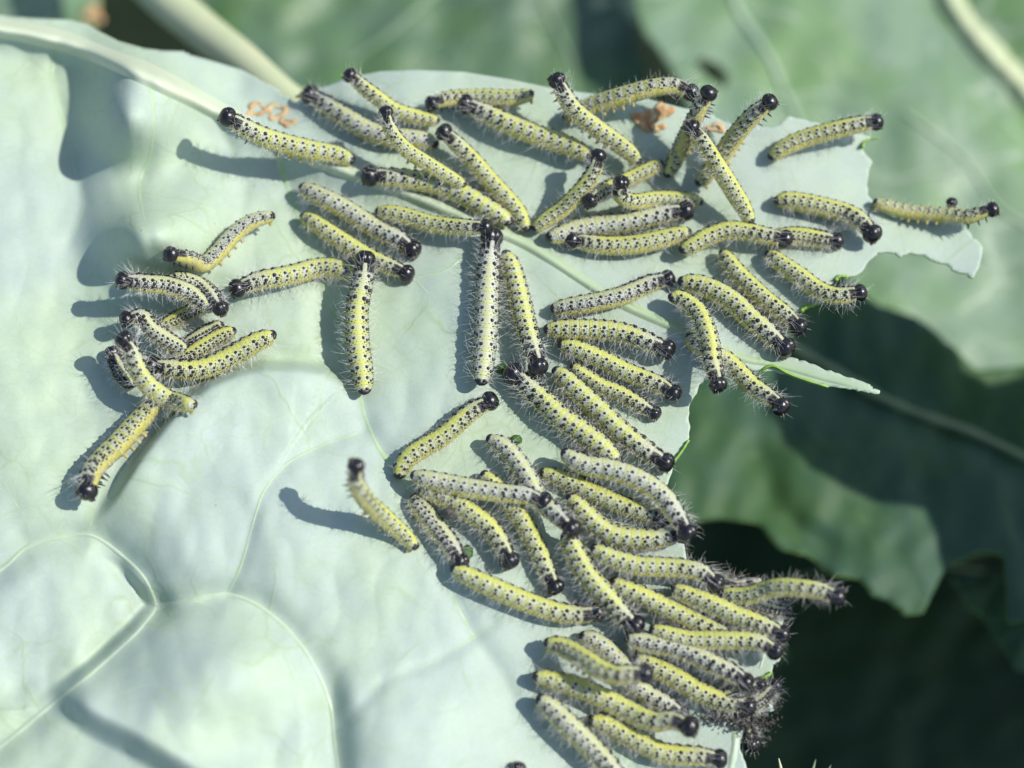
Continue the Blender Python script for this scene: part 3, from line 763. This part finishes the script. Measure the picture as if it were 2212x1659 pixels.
    d1 = unit(n1 + .35 * t1 * RNG.uniform(-1, 1, (k, 1)) + .22 * RNG.normal(size=(k, 3)))
    L1 = R * RNG.uniform(.4, 1.05, k) * hair
    b1 = -1.5 * t1 * RNG.uniform(-.3, 1, (k, 1)) + np.array([-.2, 0, -.5]) + .45 * RNG.normal(size=(k, 3))
    nf = int(175 * hair); s2 = RNG.uniform(.2, 12.3, nf); a2 = RNG.choice([-1, 1], nf) * RNG.uniform(.40, .66, nf)
    q2, n2, t2, nn2 = surf(s2, a2)
    d2 = unit(n2 + .3 * RNG.normal(size=(nf, 3)) - .15 * nn2); L2 = R * RNG.uniform(.5, 1.15, nf) * hair
    b2 = -1.3 * nn2 * RNG.uniform(-.5, 1, (nf, 1)) + .9 * t2 * RNG.normal(size=(nf, 1)) + .3 * RNG.normal(size=(nf, 3))
    nh = 16; s3 = RNG.uniform(.05, 1.1, nh); a3 = RNG.uniform(-.5, .5, nh); q3, n3, t3, nn3 = surf(s3, a3)
    d3 = unit(n3 - .8 * t3 + .3 * RNG.normal(size=(nh, 3))); L3 = R * RNG.uniform(.8, 1.6, nh) * hair; b3 = -.5 * t3 + .25 * RNG.normal(size=(nh, 3))
    hairs(np.vstack([r1, q2, q3]), np.vstack([d1, d2, d3]), np.vstack([b1, b2, b3]), np.r_[L1, L2, L3], .0036, 'bristles', M['hair'], th_, foot)
    # head
    Rh = R * RNG.uniform(.89, .98)
    hv, hf = head_mesh(Rh); fwd = unit(-T[0]); ndir = unit(N[0] + fwd * .25)
    fw = unit(fwd - (fwd @ ndir) * ndir); sd = np.cross(fw, ndir)
    Rm = np.stack([sd, fw, ndir], 1); c = P[0] + fwd * Rh * .44
    ho = mesh('head', hv @ Rm.T + c, hf, M['black'], th_, at=foot)
    mv, mf = mouth_mesh(Rh); mesh('mouthparts', mv @ Rm.T + c, mf, M['mouth'], ho, at=foot)['kind'] = 'stuff'
    nh = 9; rd = unit(RNG.normal(size=(nh, 3)) + np.array([0, .5, .3])) * Rh * np.array([1, .85, 1])
    hd = unit(rd) @ Rm.T; o = hairs(rd @ Rm.T + c, hd, -.4 * hd + .3 * RNG.normal(size=(nh, 3)), Rh * RNG.uniform(.5, 1.2, nh) * hair, .0038, 'head_bristles', M['hair'], ho, foot)
    # tail plate
    pv, pf = head_mesh(R * .50); cT_ = P[-3]; Rt = np.stack([Bn[-3], -T[-3], N[-3]], 1)
    pv = pv * np.array([1.0, .8, .55]); mesh('tail_plate', pv @ Rt.T + cT_ + N[-3] * R * .22, pf, M['blackm'], th_, at=foot)
    if legs:
        for sgm in (.55, 1.4, 2.3):
            for s in (-1, 1):
                p_, n_, t_, nn_ = surf(np.array([sgm]), np.array([s * .83]))
                Pl, Rl = leg_mesh(p_[0] - n_[0] * R * .1, unit(n_[0] - .3 * nn_[0]), R * .55, R * .15, unit(-nn_[0] - s * .8 * np.cross(t_[0], nn_[0])))
                tube('leg', Pl, Rl, M['blacks'], th_, k=8, at=foot)
        for sgm in (5.5, 6.5, 7.5, 8.5, 12.1):
            for s in (-1, 1):
                p_, n_, t_, nn_ = surf(np.array([sgm]), np.array([s * .84]))
                dl_ = unit(n_[0] - .9 * nn_[0]); tz = np.linspace(0, 1, 6)[:, None]
                Pl = p_[0] - dl_ * R * .15 + dl_ * R * .55 * tz
                tube('proleg', Pl, R * np.array([.27, .24, .19, .17, .19, .13]), M['proleg'], th_, k=10, at=foot)
    return th_

CATS = [
 # (points head->tail, width, skin, label, options)
 ([(500,258),(530,277),(570,297),(620,313),(680,327),(730,336),(764,350)],40,'b','caterpillar stretching its raised glossy head over the midrib, upper left, long shadow beside it',dict(lift=[1.25,.95,.5,.2,0],legs=True)),
 ([(678,209),(702,224),(742,250),(792,281),(840,297),(890,300),(925,306),(944,318)],40,'w','whitish caterpillar beginning at the tiny brown rim of the upper margin, passing under another head',dict()),
 ([(762,168),(786,190),(816,213),(852,238),(895,252),(948,264)],32,'y','slim yellow caterpillar poking its head above the upper left leaf margin',dict(lift=[.6,.3,.1,0],z0=.1)),
 ([(835,250),(841,275),(856,302),(882,328),(922,354),(965,380),(1005,402)],31,'y','slender caterpillar with round head raised across the whitish one, bright yellow back line',dict(lift=[.95,.7,.55,.35,.1],z0=.25,legs=True,up=(.3,.25))),
 ([(966,292),(1000,326),(1030,358),(1062,396),(1096,432),(1122,464),(1138,500)],37,'y','straight caterpillar with tufted head, slanting down to the long midrib left of centre',dict(up=(.35,.25),lift=[.35,.1,0])),
 ([(810,381),(850,385),(900,391),(950,401),(1000,421),(1050,450),(1085,470),(1102,487)],43,'b','plump caterpillar with striped black head, lying left to right below the raised round head',dict(z0=.05)),
 ([(940,222),(972,214),(1010,212),(1060,212),(1110,213),(1153,204)],34,'y','caterpillar near the upper margin seen from the side, its yellow tail pointing right',dict(lift=[.25,.1,.15,.3],up=(0,.6),legs=True)),
 ([(1015,228),(1050,246),(1100,270),(1150,290),(1200,306),(1245,324),(1274,342)],42,'b','long caterpillar descending right from a dark head overlapping the side-on one',dict(z0=.12)),
 ([(1290,345),(1283,370),(1266,398),(1243,425),(1215,452),(1182,475),(1152,498)],34,'y','caterpillar with raised head touching the tail of the long one, bright stripe curving down left',dict(lift=[.7,.5,.2,0],up=(-.35,.2),z0=.1)),
 ([(1207,182),(1222,212),(1245,243),(1285,275),(1322,302),(1356,328),(1380,352)],37,'b','caterpillar with raised head over the upper margin, slanting down towards the small yellow ones',dict(lift=[.9,.6,.25,0],up=(.2,.2),z0=.15,legs=True)),
 ([(1484,197),(1452,187),(1405,192),(1350,207),(1300,222),(1252,240),(1216,256)],38,'b','arched caterpillar above the orange withered patch, head towards the right',dict(lift=[.8,.8,.6,.3,0],up=(-.2,.7),legs=True)),
 ([(1526,209),(1513,232),(1500,262),(1480,302),(1462,340),(1440,382)],35,'y','caterpillar reared up with head above the right withered patch, body in shade below',dict(lift=[1.3,1.0,.5,.1,0],up=(.1,.5),legs=True)),
 ([(1656,226),(1628,250),(1600,280),(1575,312),(1555,345),(1530,376),(1508,400)],37,'b','caterpillar reaching up right to a big glossy head beside the notch in the margin',dict(lift=[1.2,.9,.5,.2,0],up=(-.35,.2),legs=True)),
 ([(1500,283),(1520,312),(1540,345),(1560,376),(1582,412),(1602,444),(1622,482)],36,'y','caterpillar lying across two others below the reared-up one, tail towards lower right',dict(lift=[.7,.6,.5,.15,0],z0=.3,up=(.35,.2))),
 ([(1884,265),(1850,271),(1800,283),(1750,297),(1710,312),(1683,328),(1664,345)],36,'y','lone caterpillar on the upper right, head at the notched margin tip, yellow side lines',dict(lift=[.5,.35,.15,0],up=(-.1,.45))),
 ([(1279,430),(1300,414),(1330,400),(1370,382),(1405,365),(1430,352)],33,'y','small yellow caterpillar, the left of two round black heads facing the viewer',dict(lift=[.55,.3,.05,0],z0=.05)),
 ([(1341,402),(1340,424),(1368,437),(1412,431),(1460,430),(1498,434),(1518,440)],33,'y','yellow caterpillar curled behind the right of two round heads facing the viewer',dict(lift=[.9,.5,.1,0,0],z0=.05)),
 ([(1470,457),(1440,461),(1400,470),(1350,480),(1300,487),(1250,495),(1208,508),(1182,517)],42,'w','bluish white caterpillar with large dots, directly above the one with head at its left end',dict(up=(0,.1),z0=.1)),
 ([(1246,521),(1280,528),(1320,532),(1370,530),(1420,520),(1465,508),(1492,503)],40,'y','caterpillar with big black head at its left end, lying under the bluish white one',dict(z0=.12,up=(0,.4))),
 ([(1686,515),(1650,510),(1610,501),(1570,499),(1530,511),(1500,528),(1470,545)],38,'y','humped hairy caterpillar whose head rests against the tail end of another',dict(z0=.22,up=(0,.3))),
 ([(1797,520),(1770,517),(1735,512),(1700,512),(1650,522)],38,'y','short visible caterpillar behind the humped hairy one, head to the right',dict(up=(0,.25))),
 ([(1878,498),(1855,476),(1820,460),(1780,450),(1740,441),(1700,434),(1674,437)],40,'y','caterpillar pointing its head down right just left of the overhanging leaf lobe',dict(lift=[.25,.05,0,0],up=(.2,.3))),
 ([(2136,455),(2112,463),(2088,470),(2050,466),(2000,462),(1950,456),(1910,445),(1885,437)],31,'y','thin caterpillar on the far right lobe edge, head and legs hanging over the end',dict(lift=[.6,.35,.1,0,0],up=(0,1.2),legs=True,hair=.9)),
 ([(2055,442),(2052,456),(2040,470),(2000,478),(1960,480)],22,'g','small round dark head peeping up behind the thin one on the right lobe',dict(lift=[.2,-.05,-.45,-.5],hair=.8)),
 ([(884,534),(858,516),(820,499),(780,475),(740,450),(700,430),(672,416),(648,405)],41,'w','greyish white caterpillar left of centre, upper one of a parallel pair',dict(up=(.2,.25))),
 ([(870,588),(838,575),(800,558),(760,535),(720,510),(690,490),(668,476),(650,468)],38,'y','bright yellow caterpillar left of centre, lower one of a parallel pair',dict(up=(.25,.3),z0=.05)),
 ([(1041,491),(1010,492),(970,490),(930,485),(890,473),(850,462),(812,458)],36,'y','yellow caterpillar whose shiny head touches the top of two upright ones',dict(up=(0,.4),z0=.1,lift=[.3,.1,0])),
 ([(788,570),(783,608),(773,655),(770,695),(774,755),(782,805),(787,852)],46,'b','upright caterpillar standing alone left of centre, black tail plate at bottom',dict(up=(.05,.1),z0=.1,lift=[.35,.1,0,0])),
 ([(1061,523),(1056,560),(1052,630),(1050,690),(1046,755),(1041,805),(1037,832)],47,'w','long straight whitish caterpillar, left one of the two upright neighbours',dict(up=(.1,.1),z0=.15)),
 ([(1160,783),(1148,745),(1136,705),(1124,655),(1113,612),(1103,575),(1088,545)],44,'b','upright caterpillar facing down to a round shiny head, right of the whitish one',dict(up=(.3,.1),lift=[.35,.15,0,0])),
 ([(375,551),(412,562),(438,573),(468,550),(500,513),(538,483),(576,470),(594,469)],34,'g','bent caterpillar at far left on the puffed cell, tail up on the right',dict(lift=[.35,.15,.2,.4,.5],up=(-.5,.5),legs=True)),
 ([(274,607),(315,613),(360,618),(400,630),(430,648),(455,668)],38,'g','grey caterpillar at the left with yellow back line, shadow below its raised head',dict(lift=[.6,.4,.35,.3],z0=.25)),
 ([(473,661),(456,637),(430,617),(400,606),(366,600)],34,'w','caterpillar half hidden behind the grey one, its black head at the right',dict(lift=[.5,.25,.1],z0=.15)),
 ([(455,655),(425,668),(395,682),(350,708)],33,'y','yellow caterpillar crossing beneath the grey one at the left',dict()),
 ([(282,689),(308,687),(330,712),(356,732),(380,747),(402,760)],36,'w','short pale caterpillar above the head with long shadow, lower left cluster',dict(lift=[.5,.35,.15,0],z0=.1)),
 ([(272,741),(286,766),(300,804),(317,829),(336,846),(360,862),(390,872),(424,876)],38,'b','caterpillar rearing from the crease with white neck, head raised at the left cluster',dict(lift=[1.2,1.0,.8,.6,.35,.1],up=(.3,.25),legs=True,hair=1.15)),
 ([(340,792),(367,796),(405,800),(442,795),(479,780),(517,760),(555,739),(596,724)],43,'y','plump banded yellow caterpillar above the crease with spread bristles round its head',dict(z0=.2,hair=1.3,up=(-.1,.1))),
 ([(384,782),(415,765),(445,745),(476,728),(508,716)],36,'y','hairy yellow caterpillar partly hidden directly behind the plump banded one',dict(hair=1.1)),
 ([(400,748),(432,728),(460,712),(482,704)],32,'g','dark bristly caterpillar end sticking up at the back of the left cluster',dict(hair=1.1)),
 ([(190,1050),(202,1016),(228,986),(255,961),(282,931),(310,901),(332,876),(346,862)],45,'b','caterpillar hanging head down at lower left with orange prolegs on its right side',dict(lift=[.45,.4,.3,.25,.3],up=(-1.1,.6),legs=True,hair=1.1)),
 ([(246,770),(256,792),(268,815),(288,836)],36,'g','blurred dark caterpillar behind the white-necked rearing one',dict()),
 ([(522,620),(560,607),(600,600),(640,592),(680,581),(720,580),(750,590),(772,600)],41,'b','caterpillar with long spread head bristles, tail under the lone upright one',dict(up=(-.05,.3),hair=1.2,lift=[.25,.15,0,0])),
 ([(1050,871),(1018,890),(989,914),(957,942),(919,965),(888,985),(871,1006),(860,1034)],41,'y','caterpillar slanting up right to a black head, alone in the gap below the upright pair',dict(up=(-.15,.25),hair=.8,lift=[.2,0,0])),
 ([(769,1014),(769,1042),(780,1068),(801,1093),(827,1116),(853,1140),(879,1163),(899,1187)],37,'y','bright yellow caterpillar rearing its blurred head towards the viewer, shadow to its left',dict(lift=[2.0,1.6,.9,.35,0,0],up=(.3,.35),legs=True,hair=.8)),
 ([(1165,1080),(1131,1070),(1094,1067),(1056,1062),(1006,1054),(957,1044),(914,1034),(888,1028)],41,'w','pale caterpillar running left to right over others, shiny head with pink glint',dict(z0=.35,up=(0,.4))),
 ([(1096,1202),(1077,1167),(1053,1136),(1018,1110),(989,1090),(957,1075),(926,1062),(904,1058)],42,'y','yellow-striped caterpillar with a dark pellet on its side, below the pale crossing one',dict(up=(.35,.3),z0=.1)),
 ([(988,1205),(968,1172),(940,1138),(912,1104),(890,1072)],42,'w','whitish blurred caterpillar squeezed between the rearing yellow one and the striped one',dict(up=(.5,.3))),
 ([(1280,1324),(1245,1328),(1200,1322),(1150,1306),(1100,1286),(1050,1263),(1010,1244),(974,1226)],43,'y','long caterpillar along the lower edge of the crowd on bare leaf, head to the right',dict(z0=.05,up=(.05,.3))),
 ([(1362,1343),(1340,1322),(1315,1293),(1287,1264),(1265,1237),(1248,1208),(1234,1180),(1216,1155)],47,'b','fat banded caterpillar slanting down to a bristly head left of the stacked rows',dict(up=(.1,.1),z0=.15)),
 ([(1194,1259),(1178,1229),(1167,1202),(1155,1177),(1140,1149),(1125,1120),(1100,1087),(1070,1052),(1040,1022)],40,'y','caterpillar crossing beneath the pale one, thin yellow stripe down to a tufted head',dict(up=(.35,.2))),
 ([(1229,1136),(1200,1110),(1166,1082),(1145,1042),(1120,1002),(1090,967),(1052,947)],41,'w','pale caterpillar with arched tail in the gap, oval glossy head pointing down right',dict(z0=.12,lift=[.45,.1,0,0])),
 ([(1428,994),(1406,981),(1382,964),(1360,947),(1329,922),(1299,892),(1273,869),(1246,844),(1219,818),(1194,800)],45,'b','long thick banded caterpillar, right one of the central parallel pair, head at margin',dict(up=(.15,.1),z0=.05)),
 ([(1118,815),(1148,843),(1180,872),(1211,902),(1242,923),(1269,943),(1299,966),(1319,985),(1336,1000)],48,'b','thickest caterpillar, head at upper left under the round shiny face of another',dict(up=(.05,.1),z0=.12,hair=1.15)),
 ([(1407,889),(1382,875),(1360,862),(1334,848),(1304,837),(1279,822),(1256,806),(1234,790)],34,'y','slim caterpillar between two wider ones, matt black head beside the bare margin',dict(up=(-.1,.1),z0=.0)),
 ([(1447,845),(1424,832),(1389,818),(1351,803),(1313,783),(1276,766),(1239,752),(1206,747)],39,'y','yellow caterpillar ending in a round black head near the serrated right margin',dict(up=(.1,.15),z0=.08)),
 ([(1430,751),(1404,741),(1364,725),(1326,716),(1289,713),(1251,712),(1214,712),(1176,714)],42,'b','caterpillar with ring folds lying level across the centre, black tufted head at right',dict(up=(0,.15),z0=.1)),
 ([(1434,604),(1404,613),(1371,628),(1339,641),(1301,651),(1264,658),(1227,664),(1190,670)],39,'g','dark grey bristly caterpillar with big shiny head meeting a small black tail',dict(up=(-.1,.3))),
 ([(1688,744),(1667,726),(1645,707),(1618,686),(1589,658),(1551,633),(1506,615),(1466,610)],44,'b','long caterpillar from the small black tail to a bristly head at the curled leaf tip',dict(up=(.15,.1),z0=.08)),
 ([(1718,700),(1690,677),(1664,658),(1638,636),(1611,610),(1589,587),(1570,561),(1556,544)],39,'y','caterpillar parallel above the long one, its bristly head over the dark gap',dict(up=(.35,.2))),
 ([(1848,634),(1814,640),(1787,636),(1757,621),(1727,598),(1694,576),(1671,558),(1654,549)],38,'y','yellow caterpillar hanging out over dark shade with a crown of bristles',dict(up=(.2,.35),hair=1.2,lift=[.3,.2,.1,0])),
 ([(1549,822),(1538,782),(1533,741),(1521,703),(1506,674),(1484,655),(1463,644),(1446,648)],40,'y','hook-shaped caterpillar bending down to its head, on top of another near the margin',dict(up=(.15,.1),z0=.3,lift=[.3,.1,0,0])),
 ([(1680,873),(1652,853),(1622,831),(1593,801),(1566,778),(1533,765),(1502,745),(1484,724)],38,'y','caterpillar under the hook-shaped one, its head dangling free below the curled tip',dict(up=(.35,.2),lift=[.35,.15,0,0,0],hair=1.2)),
 ([(1478,1141),(1466,1122),(1453,1103),(1438,1080),(1413,1058),(1382,1039),(1350,1025),(1309,1013),(1267,1006),(1236,992),(1213,976)],44,'w','white caterpillar curving along the chewed margin down to a spiky shining head',dict(up=(.25,.2),z0=.35,hair=1.1)),
 ([(1466,1150),(1440,1157),(1413,1163),(1382,1163),(1350,1160),(1319,1152),(1288,1132),(1267,1112),(1246,1091),(1226,1072)],44,'b','caterpillar curving right to meet the white one head to head at the margin',dict(up=(.05,.1),z0=.08)),
 ([(1430,1118),(1392,1108),(1360,1098),(1330,1086),(1309,1076),(1277,1062),(1246,1047),(1215,1035),(1188,1026),(1166,1022)],39,'y','yellow caterpillar in the shade of the white curving one',dict(up=(.15,.2))),
 ([(1538,1254),(1512,1236),(1476,1229),(1445,1227),(1414,1225),(1380,1223),(1350,1215),(1325,1207),(1299,1195),(1276,1184)],41,'b','caterpillar with white collar and big head at the grey silk patch',dict(up=(0,.3),z0=.25,hair=1.15)),
 ([(1799,1286),(1768,1276),(1726,1271),(1685,1270),(1653,1277),(1622,1286),(1591,1287),(1556,1281)],38,'y','caterpillar sticking out farthest right over black shade below, bristles standing up',dict(up=(0,.45),lift=[.8,.75,.6,.3,.1,0],hair=1.05,z0=.15)),
 ([(1680,1366),(1649,1352),(1618,1339),(1586,1327),(1556,1313),(1524,1300),(1491,1288),(1465,1277),(1450,1272)],41,'y','caterpillar with oversized wrinkled shiny head at the margin, below the one sticking out',dict(up=(.2,.25),z0=.22)),
 ([(1580,1382),(1549,1366),(1508,1346),(1465,1325),(1423,1306),(1382,1286),(1345,1270),(1319,1255)],42,'y','straight caterpillar in the lower stack, head hidden between two neighbours',dict(up=(.2,.25),z0=.08)),
 ([(1666,1401),(1643,1388),(1612,1383),(1570,1383),(1528,1383),(1487,1383),(1455,1376),(1424,1366),(1403,1360)],40,'y','level caterpillar with golden back line and white neck, right end at the margin',dict(up=(0,.35),z0=.30)),
 ([(1601,1468),(1576,1452),(1545,1437),(1516,1422),(1487,1408),(1455,1397),(1414,1391),(1382,1386),(1350,1382)],42,'g','greyish white caterpillar with broad white neck directly below the golden-lined level one',dict(up=(.2,.3),z0=.28)),
 ([(1605,1523),(1560,1514),(1530,1503),(1501,1491),(1471,1472),(1440,1455),(1400,1436),(1369,1420)],43,'y','partly shaded caterpillar running into the dark dirt and shed skins',dict(up=(.25,.3),z0=.05)),
 ([(1383,1455),(1352,1457),(1325,1458),(1296,1447),(1268,1428),(1241,1411),(1210,1396),(1177,1390)],42,'y','yellow caterpillar lifting an entirely black head and neck over its neighbours',dict(lift=[1.0,.95,.75,.45,.1,0],z0=.25,up=(.3,.3),legs=True)),
 ([(1464,1538),(1440,1522),(1408,1505),(1377,1484),(1352,1452),(1335,1430),(1314,1407),(1283,1384),(1252,1374)],40,'w','white-backed caterpillar passing under the lifted black head and neck',dict(up=(.25,.3))),
 ([(1480,1566),(1448,1557),(1418,1560),(1387,1551),(1356,1536),(1324,1519),(1283,1500),(1252,1486),(1210,1474),(1179,1466),(1150,1463)],43,'y','long bright yellow caterpillar near the bottom with raised oval shiny head',dict(up=(.2,.35),z0=.15,lift=[.7,.4,.1,0,0,0])),
 ([(1543,1638),(1512,1634),(1471,1632),(1429,1626),(1397,1611),(1367,1595),(1335,1578),(1304,1563),(1271,1556)],42,'y','lowest complete caterpillar, yellow with head beside the pale vein at bottom right',dict(up=(.1,.3),z0=.08)),
 ([(1345,1700),(1310,1650),(1283,1622),(1252,1591),(1220,1559),(1189,1528),(1160,1508)],46,'w','pale caterpillar leaving the picture at the bottom, shadow on its left',dict(up=(.3,.1),lift=[.3,.2,.25,.2])),
 ([(1696,1321),(1672,1318),(1640,1308),(1610,1300),(1580,1294)],26,'g','small round black head peeping from beneath the one sticking out farthest right',dict()),
 ([(1669,1486),(1655,1500),(1640,1515),(1618,1526),(1590,1530)],31,'g','knobbly black caterpillar head below the green nibbled lip at the lower margin',dict(z0=-.05,hair=1.1)),
 ([(1634,1482),(1612,1492),(1585,1500),(1556,1508)],32,'g','small dark head squeezed right of the broad white neck',dict(z0=.12)),
 ([(1622,1600),(1612,1582),(1600,1560),(1590,1535)],38,'g','dark bristly caterpillar head under the leaf beside the pale bottom vein',dict(z0=-.35,lift=[-.1,-.2,-.3],hair=.9)),
 ([(1118,1668),(1112,1700),(1100,1740)],34,'y','black head just showing at the bottom edge on bare leaf',dict()),
]
for pts, w_, kd, lb, op in CATS: caterpillar(pts, w_, kd, lb, **op)

# ------------------------------------------------------------------ frass, silk, dirt
def pellet(u, v, r, mat, label, name='frass_pellet', cat='dropping', group='droppings among the caterpillars', dz=0):
    z = float(H(np.array(u), np.array(v))); c = W(u, v, z + r * .8 + dz); V = []; F = []; n, m = 14, 10
    rr = random.Random(int(u)); ax = rr.uniform(0, 3)
    for i in range(m):
        th = math.pi * i / (m - 1)
        for j in range(n):
            ph = 2 * math.pi * j / n; p = Vector((math.sin(th) * math.cos(ph), math.sin(th) * math.sin(ph), math.cos(th)))
            k = r * (1 + .28 * mnoise.noise(p * 2.6 + Vector((u, v, 0)))); x, y = p.x * 1.3, p.y
            V.append((c[0] + k * (x * math.cos(ax) - y * math.sin(ax)), c[1] + k * (x * math.sin(ax) + y * math.cos(ax)), c[2] + k * p.z))
    for i in range(m - 1):
        for j in range(n): F.append((i * n + j, (i + 1) * n + j, (i + 1) * n + (j + 1) % n, i * n + (j + 1) % n))
    o = mesh(name, V, F, mat, at=None); tag(o, label, cat, group); return o
pellet(1113, 951, .125, M['frass'], 'green dropping just right of the arched pale tail in the gap')
pellet(1086, 797, .12, M['frass'], 'dark green dropping between the upright whitish one and the thick one')
pellet(1252, 984, .14, M['frass'], 'green dropping wedged under the white curving caterpillar')
pellet(1006, 1196, .16, M['frass'], 'dull green dropping beside the tufted head, lower centre', dz=.0)
pellet(1160, 806, .14, M['frass'], 'green dropping under the round shiny face', dz=-.02)
pellet(972, 1108, .11, M['debris'], 'black pellet stuck on the side of a striped caterpillar', dz=.50)

def clutter(name, spots, mat, label, cat, seed):
    r = random.Random(seed); V = []; F = []
    for (u, v, n, su, sv, sz) in spots:
        for q in range(n):
            a, b = r.gauss(u, su), r.gauss(v, sv); z = float(H(np.array(a), np.array(b))) + r.uniform(0, .28)
            c = Vector(W(a, b, z)); s = sz * r.uniform(.4, 1.3); ex = Vector((r.gauss(0, 1), r.gauss(0, 1), r.gauss(0, .5))).normalized()
            ey = ex.cross(Vector((r.gauss(0, 1), r.gauss(0, 1), r.gauss(0, 1)))).normalized(); ez = ex.cross(ey); b0 = len(V)
            for p in ((1.4, 0, 0), (0, .6, .1), (-1.2, .1, .2), (.1, -.6, -.1), (0, .1, .5), (.2, 0, -.4)):
                V.append(tuple(c + s * (ex * (p[0] * r.uniform(.7, 1.2)) + ey * p[1] + ez * p[2])))
            for f in ((0, 1, 4), (1, 2, 4), (2, 3, 4), (3, 0, 4), (1, 0, 5), (2, 1, 5), (3, 2, 5), (0, 3, 5)): F.append(tuple(b0 + x for x in f))
    o = mesh(name, V, F, mat, smooth_on=True); tag(o, label, cat, None, 'stuff'); return o
clutter('dirt_and_shed_skins', [(1600, 1535, 420, 32, 20, .045), (1625, 1560, 260, 20, 18, .045), (1545, 1548, 160, 26, 10, .04)], M['debris'], 'dark clump of dirt and shed skins at the lower leaf edge', 'debris', 3)
# threads of silk
def threads(name, spots, label, seed, parent=None):
    r = np.random.RandomState(seed); R_, D_, B_, L_ = [], [], [], []
    for (u, v, n, su, sv) in spots:
        uu = r.normal(u, su, n); vv = r.normal(v, sv, n); z = H(uu, vv) + r.uniform(0, .06, n)
        R_.append(W(uu, vv, z)); d = r.normal(size=(n, 3)) * np.array([1, 1, .35]); D_.append(unit(d)); B_.append(r.normal(size=(n, 3)) * np.array([.8, .8, .2])); L_.append(r.uniform(.1, .28, n))
    o = hairs(np.vstack(R_), np.vstack(D_), np.vstack(B_), np.concatenate(L_), .007, name, M['silk'], None, (0, 0, 0))
    tag(o, label, 'silk'); return o
threads('silk_web', [(1590, 1262, 300, 22, 7), (1620, 1278, 120, 14, 6), (1650, 1320, 60, 14, 6), (1560, 1245, 60, 10, 4)], 'grey felt of silk threads at the right margin behind the caterpillars', 4)
crumple('silk_felt', 1592, 1262, 52, 16, M['silk'], None, H, 41, lift=.12, amp=.25)
tag(bpy.data.objects['silk_felt'], 'crumpled grey silk felt on the margin beside the big collared head', 'silk')
# thin weed blades far below at the bottom edge
for i, (u, v, u2, v2, z) in enumerate([(1688, 1700, 1682, 1638, -2.5), (1735, 1710, 1762, 1640, -3.5), (1755, 1720, 1795, 1652, -3.6)]):
    Pw = catmull([tuple(W(u, v, z - .4)), tuple(W((u + u2) / 2 + 3, (v + v2) / 2, z - .1)), tuple(W(u2, v2, z))], 12)
    o = tube('grass_blade', Pw, np.linspace(.10, .015, 12), M['bvein'] if i == 0 else M['bleaf'], k=6)
    tag(o, ['short yellowish grass tip at the bottom edge below the leaf', 'bluish grass tip at the bottom edge, left of two', 'bluish grass tip at the bottom edge, right of two'][i], 'grass blade', 'grass tips at the bottom edge')
